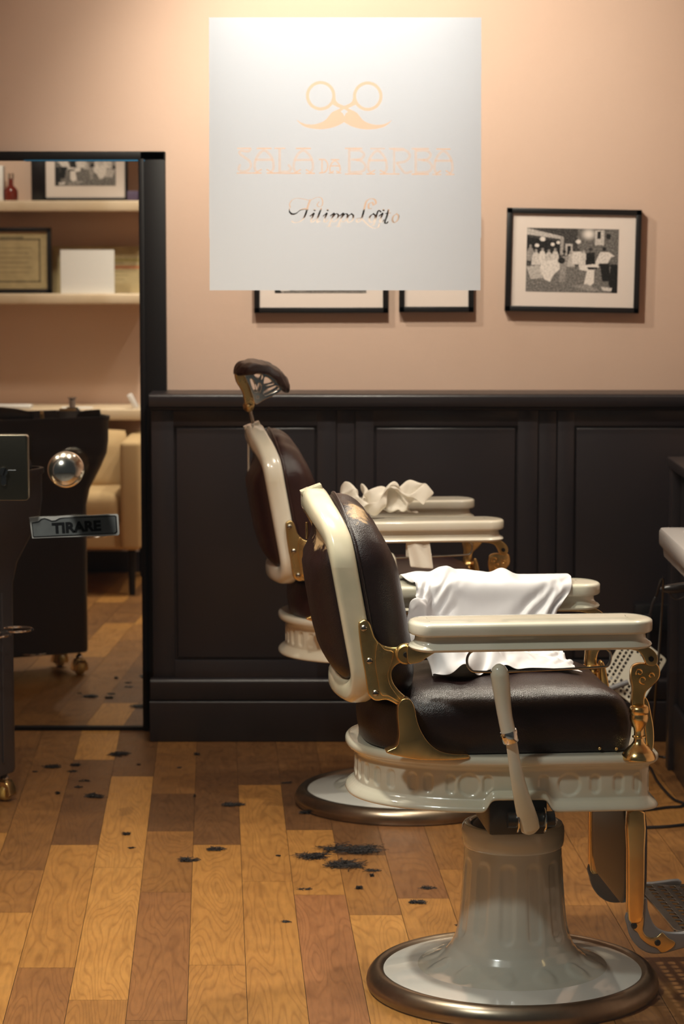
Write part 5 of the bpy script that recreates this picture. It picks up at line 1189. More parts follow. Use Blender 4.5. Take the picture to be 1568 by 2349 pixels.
15,-3,3,10,2,11,15,0,-1,14,-3,-7,14,-1,-5,13,-1,-5,12,-4,8,13,1,-9,15,1,1,10,0,12,15,0,-1,14,-2,-5,14,-2,-5,14,1,1,12,-1,11,15,1,-4,1,6,-15,13,-2,-7,14,0,7,11,1,11,
3,29,2,13,4,-18,20,0,-6,17,-3,2,15,-2,5,15,-2,4,9,-7,12,7,-8,17,13,2,-14,-6,11,-16,18,2,1,15,1,5,14,3,7,16,2,2,16,1,-7,16,0,-10,17,2,5,16,0,-4,16,0,3,14,1,6,
15,-1,-4,16,0,1,15,-1,-7,14,1,8,15,-2,-3,16,-1,1,15,-2,0,16,-2,-2,16,-2,-3,14,1,7,11,3,10,16,-1,-1,11,-3,-11,10,2,12,14,-2,-6,14,-1,-4,15,-1,-1,14,-2,5,13,-3,7,8,2,-13,
14,-1,6,12,-2,-9,15,0,0,14,0,0,13,-1,8,12,-3,10,14,3,0,15,1,-3,12,2,-7,2,3,-16,16,-1,-1,15,-1,3,2,28,2,15,3,-16,20,-1,-4,16,-3,3,8,-6,12,14,-4,8,17,-2,3,8,-8,16,
18,-2,-10,-10,11,-12,8,8,-12,16,0,0,16,2,-2,16,3,7,16,1,-8,17,1,-5,17,2,4,17,-1,-3,15,0,-1,15,1,5,15,-2,-5,16,1,3,16,-1,-5,15,0,5,15,-2,-5,15,-2,0,16,-1,0,16,-1,0,
16,-1,1,15,-2,0,14,2,8,12,2,10,14,-2,-6,15,-3,-3,7,2,14,14,-4,3,13,1,-5,9,-6,10,11,2,-9,13,2,-9,13,-1,-6,13,-2,7,15,-1,1,14,0,1,9,-3,12,14,0,-7,12,0,-9,15,2,-3,
12,4,9,14,-1,-6,10,4,-10,15,-2,3,0,27,-3,19,2,-7,19,-1,-2,16,-4,3,11,-5,9,11,-5,12,14,-5,11,17,-4,8,18,-6,-7,-8,10,-11,-5,11,-13,15,3,-7,16,1,-4,17,3,-4,18,2,-2,18,1,3,
16,1,-6,16,0,-1,16,0,-1,16,0,0,15,-1,4,15,0,-6,16,0,-2,16,-1,0,16,-2,1,15,-1,0,16,-1,0,16,-2,0,16,-1,0,15,-2,-1,17,0,2,14,0,7,12,2,10,13,-2,-9,13,-2,7,12,-2,8,
5,-1,15,13,-4,6,15,-1,-5,14,0,-7,4,4,-14,14,-1,-3,16,1,2,2,-7,15,13,0,-9,13,1,-7,14,1,-5,15,3,-4,14,-2,-2,14,3,7,13,2,7,13,-4,6,4,23,13,19,1,-5,17,1,-6,16,-3,2,
14,-5,7,14,-5,8,11,-5,15,18,-5,-1,18,-5,3,3,7,-16,-15,9,0,8,7,-13,18,-1,1,17,4,-6,16,4,-6,17,2,-3,17,1,-2,16,0,-1,15,0,-1,16,0,-2,16,0,0,17,-1,0,16,-1,0,15,-1,-1,
16,-1,0,16,-2,0,16,-1,0,16,-1,1,16,-2,0,12,-6,8,13,3,-8,16,2,1,16,2,0,14,-2,4,14,-2,5,14,-2,5,11,-3,8,5,-2,15,10,-1,-11,14,1,-5,11,-7,9,14,-4,-1,8,12,-9,14,-5,3,
14,-4,2,8,-11,6,14,-1,-3,11,8,-8,14,4,-4,-1,-14,11,14,-6,6,13,-1,7,9,-13,22,18,4,-5,12,11,-1,11,11,-1,17,2,0,18,-1,1,16,-4,5,15,-6,7,15,-7,6,12,4,-15,-14,8,2,-4,12,-12,
19,-2,0,15,5,-8,17,1,-2,17,1,-1,16,0,-2,16,0,-1,16,0,-1,16,0,0,16,-1,-1,16,0,0,16,-1,-1,16,-1,0,16,-1,0,16,-2,0,16,-1,-1,16,0,0,16,-1,0,15,-2,1,15,-4,1,8,-12,8,
15,1,1,11,11,-2,14,2,1,15,2,0,16,0,2,13,-4,5,9,-6,10,11,5,-11,15,-5,2,-4,-10,12,13,-8,2,15,-3,1,13,6,-2,15,-3,0,14,-3,0,14,-4,0,0,13,-11,16,-4,3,-2,-11,11,5,-11,10,
8,4,26,16,-2,-5,6,16,-1,13,8,0,16,6,0,17,4,1,18,2,0,17,-2,3,16,-2,-2,15,-10,0,-5,15,-11,-15,10,-3,16,5,-6,16,-9,2,16,3,-2,17,2,-2,16,1,-2,15,0,-1,16,0,-1,16,0,-1,
16,0,-1,16,-1,0,16,0,-1,16,-1,0,16,-1,0,16,-1,-1,16,-1,0,16,-1,0,15,-1,0,16,-1,0,16,-2,0,8,-11,8,10,-11,6,15,0,-1,11,12,1,14,5,-1,14,3,0,14,6,-1,15,-1,3,7,-14,4,
13,7,-4,13,-6,1,12,-8,2,4,-8,13,13,-6,4,14,-5,0,14,-4,0,7,12,-8,6,11,-7,16,0,-3,6,-12,10,7,-10,8,9,15,21,8,-15,1,15,1,-5,9,14,3,15,7,1,17,-3,-2,12,-8,-9,16,2,4,
12,7,5,10,12,-2,7,15,-7,-11,13,-5,16,2,-5,15,-12,3,16,3,-2,16,0,-2,15,2,-2,16,1,-1,16,1,-1,16,0,-1,16,0,-1,15,0,-1,16,-1,0,16,-1,-1,16,0,0,16,-1,0,16,-1,-1,16,-1,0,
15,-1,0,16,-2,0,16,-1,0,15,-3,1,7,-12,8,10,-10,6,14,-4,0,13,9,0,15,-1,-1,14,4,-1,6,14,4,15,2,-5,7,-13,5,11,-10,2,14,6,-2,14,5,-1,15,-4,0,13,-6,2,8,-9,10,16,-1,-2,
-4,15,-8,14,6,-4,11,-9,8,-5,-13,7,3,1,27,14,-6,-3,10,-14,-2,15,5,-2,14,8,2,13,-9,-6,12,11,-1,-2,17,-5,10,12,0,14,7,5,4,14,-8,10,14,-2,17,-3,-2,11,-14,4,16,-3,-1,16,2,-2,
15,-3,-1,16,2,-2,15,3,-1,15,3,-1,16,1,-1,15,0,-1,16,0,-1,16,-1,0,16,0,0,15,-1,-1,16,0,0,16,-1,0,16,-1,0,15,-1,0,16,-1,-1,15,-2,1,16,-2,-1,8,-12,8,9,-9,6,12,-9,3,
15,2,-1,15,2,-2,14,5,-1,9,13,0,14,5,-2,10,-11,2,6,-13,6,14,-3,-4,9,14,2,12,6,-4,15,-2,0,3,-14,9,14,3,-2,-3,16,-7,17,-2,4,1,-14,9,7,0,26,7,-15,-2,17,3,-4,14,-6,-1,
16,1,0,15,7,-6,-7,16,-2,2,15,-2,7,14,-3,8,13,-1,16,7,0,16,-4,-2,17,-1,-1,16,3,1,11,-11,3,16,1,-3,15,4,-2,15,-4,0,15,2,-1,15,4,-2,15,3,-1,16,0,-1,15,0,0,16,-2,-1,
16,-1,0,15,-1,0,16,-1,0,16,-1,-1,15,-1,0,16,0,0,15,0,0,15,0,0,16,0,-1,16,-1,-1,12,-8,3,7,-11,7,9,-11,7,15,3,-1,11,11,-4,15,-1,2,14,5,-2,15,3,-2,11,-10,2,5,-14,4,
16,-2,-3,0,16,2,6,13,-4,15,-2,-1,0,-15,8,15,6,-3,6,15,-1,14,-3,-5,25,10,-4,-2,-6,16,6,-13,9,14,7,-7,16,1,0,16,2,-3,-9,12,-1,-4,16,-2,10,12,-2,16,0,-2,15,6,-1,13,10,0,
15,-8,0,15,-4,0,13,10,0,15,1,-2,14,-7,1,15,1,-1,15,4,-2,15,2,-1,16,0,-1,15,0,0,15,-1,-1,16,-1,0,16,-2,0,15,-1,-1,16,-2,0,15,-2,0,16,-2,0,15,-2,0,15,-1,-1,15,0,0,
15,0,0,15,3,-1,15,2,0,15,-3,0,7,-11,8,9,-12,7,15,3,-3,8,13,0,14,6,-2,13,-6,0,13,-8,1,13,-7,2,13,-8,-1,14,7,-4,-4,16,2,10,11,-3,10,-11,2,11,-15,4,11,9,-6,-2,16,0,
6,15,21,16,-7,1,-6,-5,16,9,-8,4,17,-8,3,12,10,-3,2,14,-7,-13,10,3,13,9,-3,11,12,-3,15,2,1,16,3,1,16,0,-2,10,-12,1,15,1,-1,12,11,0,15,1,-2,15,1,0,15,-1,-1,15,1,-1,
15,0,0,16,-1,-1,15,0,0,15,-1,0,16,-2,-1,15,-1,0,16,-2,0,15,-2,0,15,-1,-1,15,-3,0,15,-2,0,15,-2,0,15,-2,-1,15,2,0,14,4,0,15,3,0,16,2,-1,9,-11,6,9,-11,6,15,-2,-2,
11,10,-1,11,11,-1,15,-4,-2,14,-6,0,7,-13,5,15,-6,-3,3,16,1,5,14,0,14,0,-4,1,-16,5,16,-1,-2,3,16,-1,3,-1,29,3,13,-10,18,1,5,8,-9,8,-8,-13,10,16,7,0,15,-2,0,1,15,-4,
-4,18,1,16,-5,-2,15,-7,-1,15,0,-1,10,13,3,15,1,-2,13,-9,1,15,2,-1,14,5,-1,13,6,0,15,1,-1,15,0,0,15,-1,-1,15,-1,0,16,-1,0,15,-1,-1,15,-1,0,15,-1,0,15,-1,0,15,-2,-1,
15,-1,0,16,-2,0,15,-2,-1,15,-2,0,14,-3,0,15,-1,0,15,0,-1,15,3,0,13,7,0,15,5,0,14,-7,1,8,-11,6,14,-6,1,14,4,-4,11,12,1,15,3,-4,12,-8,2,9,-13,3,16,-1,-4,-2,17,3,
9,12,-2,12,-11,-3,4,-14,7,13,2,-9,-8,21,15,12,-8,3,16,8,1,14,1,4,-7,-11,12,13,-12,5,9,12,-4,14,3,-1,-2,16,0,15,7,-4,14,-7,-1,6,-14,3,15,3,0,10,12,1,15,2,-1,14,-5,1,
13,7,-1,15,1,0,15,0,-1,15,-1,0,15,-2,-1,15,-1,0,15,-1,-1,15,-1,0,15,-1,0,15,-1,-1,15,-1,0,15,0,0,15,-1,0,15,-1,-1,15,-1,0,14,-1,0,15,-2,-1,15,-2,0,15,-1,0,15,-1,-1,
15,3,0,14,5,0,14,8,0,15,1,-2,13,-8,2,11,-10,5,14,-3,-2,12,10,-1,13,7,-3,10,-12,4,11,-10,0,14,6,-4,4,16,2,12,7,-8,8,-14,4,9,-12,-1,6,12,24,14,-4,-1,3,-13,9,13,12,2,
13,-5,5,0,-13,12,14,4,-3,0,15,-7,12,8,4,12,-9,-2,14,7,-2,13,-4,-2,7,-13,6,15,5,0,10,12,0,15,1,-1,13,-6,0,15,-3,-1,14,0,0,15,0,-1,15,-1,0,15,0,0,15,0,0,15,0,-1,
15,-1,0,14,0,0,15,-1,0,15,-1,-1,15,0,0,15,-1,0,15,-1,-1,14,0,0,15,-1,0,15,0,0,15,0,-1,15,0,0,15,-1,-1,15,1,0,15,2,-1,15,4,0,12,9,0,15,0,-2,14,-5,1,11,-10,4,
14,6,-3,14,6,-2,8,-13,3,14,-5,-1,14,7,-4,6,15,-4,15,-1,-6,7,-14,3,-1,-13,27,3,15,-5,11,-9,9,13,-3,9,4,16,-7,13,0,2,5,-11,11,11,12,-4,11,-11,4,14,-2,0,15,1,-2,10,13,-5,
13,-1,-2,7,-10,11,15,0,0,14,2,-1,15,1,-1,13,6,-3,14,-4,1,14,-2,0,15,-1,0,15,-1,0,15,-1,0,15,-1,0,14,0,0,15,-1,-1,14,-1,0,15,0,0,15,0,0,15,-1,-1,14,0,0,15,0,-1,
15,0,0,15,0,0,15,0,-1,15,0,0,15,0,-1,15,0,0,15,0,0,15,1,-1,15,1,0,15,4,-1,13,7,-2,15,-2,0,11,-10,4,14,2,-2,15,2,-2,12,4,-8,10,-11,7,14,4,-5,13,4,-6,13,3,-6,
-5,13,24,9,12,-4,16,4,0,-2,-9,14,14,3,1,7,13,-8,13,-2,5,12,-6,9,13,2,-5,12,2,-7,14,0,0,13,-3,9,7,10,-11,13,-2,-2,10,-5,12,14,-2,2,14,-1,2,15,-1,0,15,0,-1,15,-1,0,
14,0,-1,15,-1,0,14,0,-1,15,0,0,14,-1,-1,15,0,0,14,0,-1,15,-1,0,14,0,0,15,0,-1,14,-1,0,15,0,0,15,0,0,15,-1,-1,15,0,0,15,0,0,15,0,0,14,0,-1,15,0,0,15,0,0,
15,0,1,15,-1,1,14,0,0,16,1,-1,14,0,0,11,7,-8,12,5,-5,13,-9,4,15,-2,1,14,-2,-1,15,1,-4,14,-1,-5,-7,25,10,11,1,8,2,10,-15,12,0,10,11,-1,10,15,4,3,13,4,-4,9,-1,-11,
15,2,-1,14,1,0,11,-3,9,14,0,2,15,0,3,8,6,-12,14,-2,2,11,-4,9,15,0,-1,14,0,-2,14,-1,-2,15,0,-2,14,0,-1,15,-1,0,14,0,0,14,0,0,15,-1,-2,14,0,-2,15,0,-1,14,-1,-1,
14,0,0,15,0,-1,14,-1,0,15,0,0,14,-1,1,15,0,2,15,0,1,15,-1,2,15,0,1,15,0,1,15,0,1,15,-1,0,14,0,1,15,-1,1,15,0,1,15,0,2,15,-1,1,15,0,1,15,-1,-3,14,1,-5,
8,5,-13,15,-2,0,15,-2,6,14,-2,-3,-1,28,-4,-2,-3,15,14,6,2,11,6,-9,13,0,4,14,3,6,9,2,-12,14,1,3,13,1,5,12,-4,8,14,1,3,13,-2,5,12,4,-7,14,-2,4,13,4,-7,14,0,-1,
14,-1,-1,15,-1,-1,14,0,-1,15,-1,-1,14,0,-2,14,0,-1,14,-1,-1,15,0,-1,14,0,-1,14,0,-1,15,-1,-1,14,0,-1,14,0,-1,14,-1,-1,14,0,-1,15,0,-1,15,-1,-1,15,0,0,15,-1,-1,15,-1,0,
15,0,0,15,-1,0,15,-1,0,15,0,1,15,0,1,15,0,2,15,0,2,15,0,2,14,-1,3,15,1,4,15,-1,1,15,-1,0,15,1,-3,9,4,-12,15,-2,2,15,-3,3,-14,22,2,9,3,10,9,1,13,14,4,-1,
11,5,-7,14,3,-1,11,-5,9,13,-2,5,13,0,5,14,1,4,15,1,2,14,2,1,14,0,0,15,0,-1,14,-1,0,14,0,-2,15,0,-1,14,-1,-1,14,0,-1,14,0,-2,15,0,-1,14,-1,-1,14,0,-2,15,0,-1,
14,0,-1,14,0,-1,14,-1,-2,15,0,-1,14,0,-1,14,0,-1,14,0,-2,14,0,-1,15,0,-1,15,0,-1,15,0,-1,15,0,-1,15,0,-1,15,0,-2,15,0,-3,14,1,-3,15,0,-1,16,0,0,15,0,0,15,0,1,
15,0,1,15,-1,1,15,0,2,14,0,2,15,0,4,15,0,-1,12,2,-11,14,-2,6,-18,37,12,14,0,6,14,0,6,15,0,4,14,0,3,14,0,1,14,0,-1,15,0,-1,14,0,-3,14,0,-4,14,0,-5,14,0,-4,
15,0,0,14,0,4,14,0,3,14,0,1,15,0,1,14,0,0,14,0,-1,14,0,-2,14,0,-2,15,0,-2,14,0,-2,14,0,-2,14,0,2,15,0,1,14,0,0,14,0,0,14,0,0,14,0,-1,15,0,-1,14,0,-1,
14,0,0,15,0,0,15,0,0,15,0,0,15,0,0,15,0,0,15,0,0,15,0,0,15,0,0,15,0,0,15,0,0,15,0,0,15,0,0,15,0,0,15,0,0,15,0,0,15,0,0,15,0,0,15,0,0,15,0,0,
0,26,0,14,0,6,14,0,6,14,0,4,15,0,3,14,0,1,14,0,-1,14,0,-1,15,0,-3,14,0,-4,14,0,-5,14,0,-4,14,0,0,15,0,4,14,0,3,14,0,1,14,0,1,15,0,0,14,0,-1,14,0,-2,
14,0,-2,15,0,-2,14,0,-2,14,0,-2,14,0,2,14,0,1,15,0,0,14,0,0,14,0,0,14,0,-1,15,0,-1,14,0,-1,14,0,0,15,0,0,15,0,0,15,0,0,15,0,0,15,0,0,15,0,0,15,0,0,
15,0,0,15,0,0,15,0,0,15,0,0,15,0,0,15,0,0,15,0,0,15,0,0,15,0,0,15,0,0,15,0,0,15,0,0,-1,27,0,14,0,6,14,0,6,14,0,4,15,0,3,14,0,1,14,0,-1,14,0,-1,
15,0,-3,14,0,-4,14,0,-5,15,0,-4,14,0,0,14,0,4,14,0,3,15,0,1,14,0,1,14,0,0,14,0,-1,15,0,-2,14,0,-2,14,0,-2,14,0,-2,15,0,-2,14,0,2,14,0,1,15,0,0,14,0,0,
14,0,0,14,0,-1,15,0,-1,14,0,-1,14,0,0,15,0,0,15,0,0,15,0,0,15,0,0,15,0,0,15,0,0,15,0,0,15,0,0,15,0,0,15,0,0,15,0,0,15,0,0,15,0,0,15,0,0,15,0,0,
15,0,0,15,0,0,15,0,0,15,0,0,-2,27,0,14,0,6,14,0,6,15,0,4,14,0,3,14,0,1,15,0,-1,14,0,-1,14,0,-3,14,0,-4,15,0,-5,14,0,-4,14,0,0,15,0,4,14,0,3,14,0,1,
15,0,1,14,0,0,14,0,-1,15,0,-2,14,0,-2,14,0,-2,15,0,-2,14,0,-2,14,0,2,15,0,1,14,0,0,14,0,0,15,0,0,14,0,-1,14,0,-1,15,0,-1,14,0,0,15,0,0,15,0,0,15,0,0,
15,0,0,15,0,0,15,0,0,15,0,0,15,0,0,15,0,0,15,0,0,15,0,0,15,0,0,15,0,0,15,0,0,15,0,0,15,0,0,15,0,0,15,0,0,15,0,0,-3,26,5,14,0,-1,15,0,0,14,0,-1,
14,-2,-2,15,0,1,14,1,0,15,0,1,14,0,0,14,1,0,15,0,1,14,0,0,15,0,-1,14,0,0,15,0,-2,14,-1,-1,14,-1,-1,15,0,0,14,0,0,15,1,0,14,0,1,14,1,1,15,0,0,14,0,0,
15,0,-1,14,0,-1,14,0,-2,15,-1,-1,14,0,0,15,1,0,14,0,1,15,0,0,14,0,0,15,0,0,15,0,-1,15,0,-1,15,0,0,15,0,-1,15,0,-1,15,-1,-1,15,0,0,15,0,0,15,0,0,15,0,0,
15,0,0,15,0,1,15,0,-1,15,0,0,15,0,1,15,1,0,15,0,1,15,0,-1,-5,20,-19,15,0,1,15,0,0,15,1,0,14,2,3,14,-1,0,15,1,0,14,1,2,15,-1,-1,14,0,-1,15,0,0,14,0,0,
15,-1,-2,14,0,0,15,0,-1,14,0,0,15,1,1,15,0,0,14,0,0,15,0,-1,14,0,1,15,1,0,14,0,0,15,-1,-1,14,1,0,15,1,2,14,0,0,15,0,0,14,0,0,15,1,1,15,0,0,14,0,-1,
15,0,0,15,0,1,15,0,0,15,0,0,15,0,-1,15,0,0,15,0,0,15,0,-1,14,0,0,15,0,0,15,0,0,15,0,1,15,0,0,15,0,1,15,0,0,15,0,-1,15,0,-1,15,0,-1,15,0,2,15,-1,-4,
-4,25,-7,14,1,0,15,0,0,15,0,0,14,1,0,15,0,0,15,0,0,14,0,0,15,0,0,15,0,0,14,0,0,15,1,0,15,-1,0,14,0,0,15,1,-1,15,0,0,14,0,0,15,0,0,15,0,0,14,0,0,
15,0,0,15,0,0,14,1,0,15,0,0,15,0,0,14,0,0,15,0,0,14,0,0,15,1,0,15,0,0,15,0,0,14,0,0,15,0,0,15,0,0,15,0,0,15,0,0,15,0,0,15,1,0,15,0,0,15,0,0,
15,0,0,15,0,0,15,0,1,15,0,0,15,0,0,15,0,1,14,0,0,15,1,1,15,0,1,15,1,1,16,0,0,13,-3,-8,-5,18,-20,15,0,0,14,1,0,15,0,0,15,0,-1,15,0,0,15,0,0,15,0,0,
14,0,0,15,0,0,15,0,0,15,0,0,15,0,0,14,0,0,15,0,0,15,0,0,15,0,-1,15,0,0,14,0,0,15,1,0,15,0,0,15,0,-1,15,0,0,15,0,0,14,0,0,15,-1,0,15,0,0,15,0,-1,
15,0,0,14,0,0,15,0,0,15,0,0,15,0,0,15,0,0,15,0,0,15,0,0,15,0,0,15,0,0,15,1,0,15,0,0,15,0,1,15,0,0,15,0,0,15,0,0,15,-1,0,15,0,0,15,-1,0,15,-1,1,
15,-1,-1,15,-1,0,7,11,8,14,4,2,-5,1,-27,15,0,0,15,0,0,15,1,0,15,1,0,15,0,0,15,0,0,15,1,0,15,0,0,15,1,-1,15,0,0,15,-1,0,14,0,0,16,0,0,14,-1,0,15,0,0,
16,-1,0,14,-1,-1,15,0,0,15,0,0,15,0,0,15,0,0,15,0,0,15,0,-1,15,0,0,15,0,0,15,0,0,15,0,0,15,-1,0,15,0,0,15,0,-1,15,0,0,15,0,0,15,1,0,15,0,0,15,0,0,
15,0,0,15,0,1,15,0,0,15,0,0,15,0,0,15,0,0,15,0,0,15,-1,0,15,0,1,15,0,0,15,1,0,15,1,0,15,2,1,8,11,8,12,9,4,8,8,8,-5,0,-26,15,0,0,15,0,-1,15,1,0,
15,1,0,16,0,0,15,1,0,15,1,0,15,0,0,15,0,0,15,0,0,15,0,0,15,0,0,16,0,-1,15,-1,0,15,0,0,15,-1,0,15,0,0,15,0,0,15,0,0,15,0,-1,16,-1,0,15,0,0,15,-1,0,
15,0,0,15,0,0,15,-1,-1,15,0,0,15,0,0,16,0,0,15,0,0,15,0,0,15,0,0,15,0,-1,15,0,0,15,1,1,15,0,0,15,1,0,16,1,0,14,0,0,15,1,1,15,1,0,15,1,0,15,1,1,
15,2,0,15,2,2,14,3,1,14,5,2,14,5,4,-1,11,12,9,9,8,15,0,-5,-5,0,-27,15,0,0,16,0,0,15,1,0,15,0,0,15,1,0,16,1,-1,15,1,0,15,1,0,15,0,0,16,0,0,15,0,0,
15,0,0,15,0,0,16,1,0,15,0,0,15,0,0,16,0,-1,15,0,0,15,0,0,15,0,0,16,0,0,15,1,0,15,0,0,16,-1,0,15,0,0,15,1,0,15,0,-1,16,0,0,15,0,0,15,0,0,15,1,0,
15,0,0,16,0,0,15,0,0,15,1,0,15,0,0,15,1,1,15,1,0,15,2,1,15,1,0,15,2,1,15,2,1,14,3,2,15,4,2,14,4,2,10,7,9,12,6,6,15,1,-5,13,4,6,-5,11,10,8,7,11,
-4,0,-27,15,0,0,16,0,0,15,1,0,15,0,0,16,1,0,15,1,0,15,1,0,16,1,0,15,1,-1,16,1,0,15,0,0,15,1,0,16,0,0,15,1,0,15,1,0,16,0,0,15,1,0,16,0,0,15,1,0,
15,0,0,16,1,0,15,0,0,16,1,0,15,0,0,16,1,0,15,0,0,15,1,0,16,1,1,15,1,0,16,0,0,15,1,0,15,1,0,15,1,1,15,0,0,15,1,0,15,1,1,15,1,0,15,2,1,15,2,1,
15,3,1,14,3,2,15,3,2,14,4,3,14,5,4,13,5,4,13,6,5,8,8,11,14,3,3,14,-2,-7,9,9,9,-12,4,10])
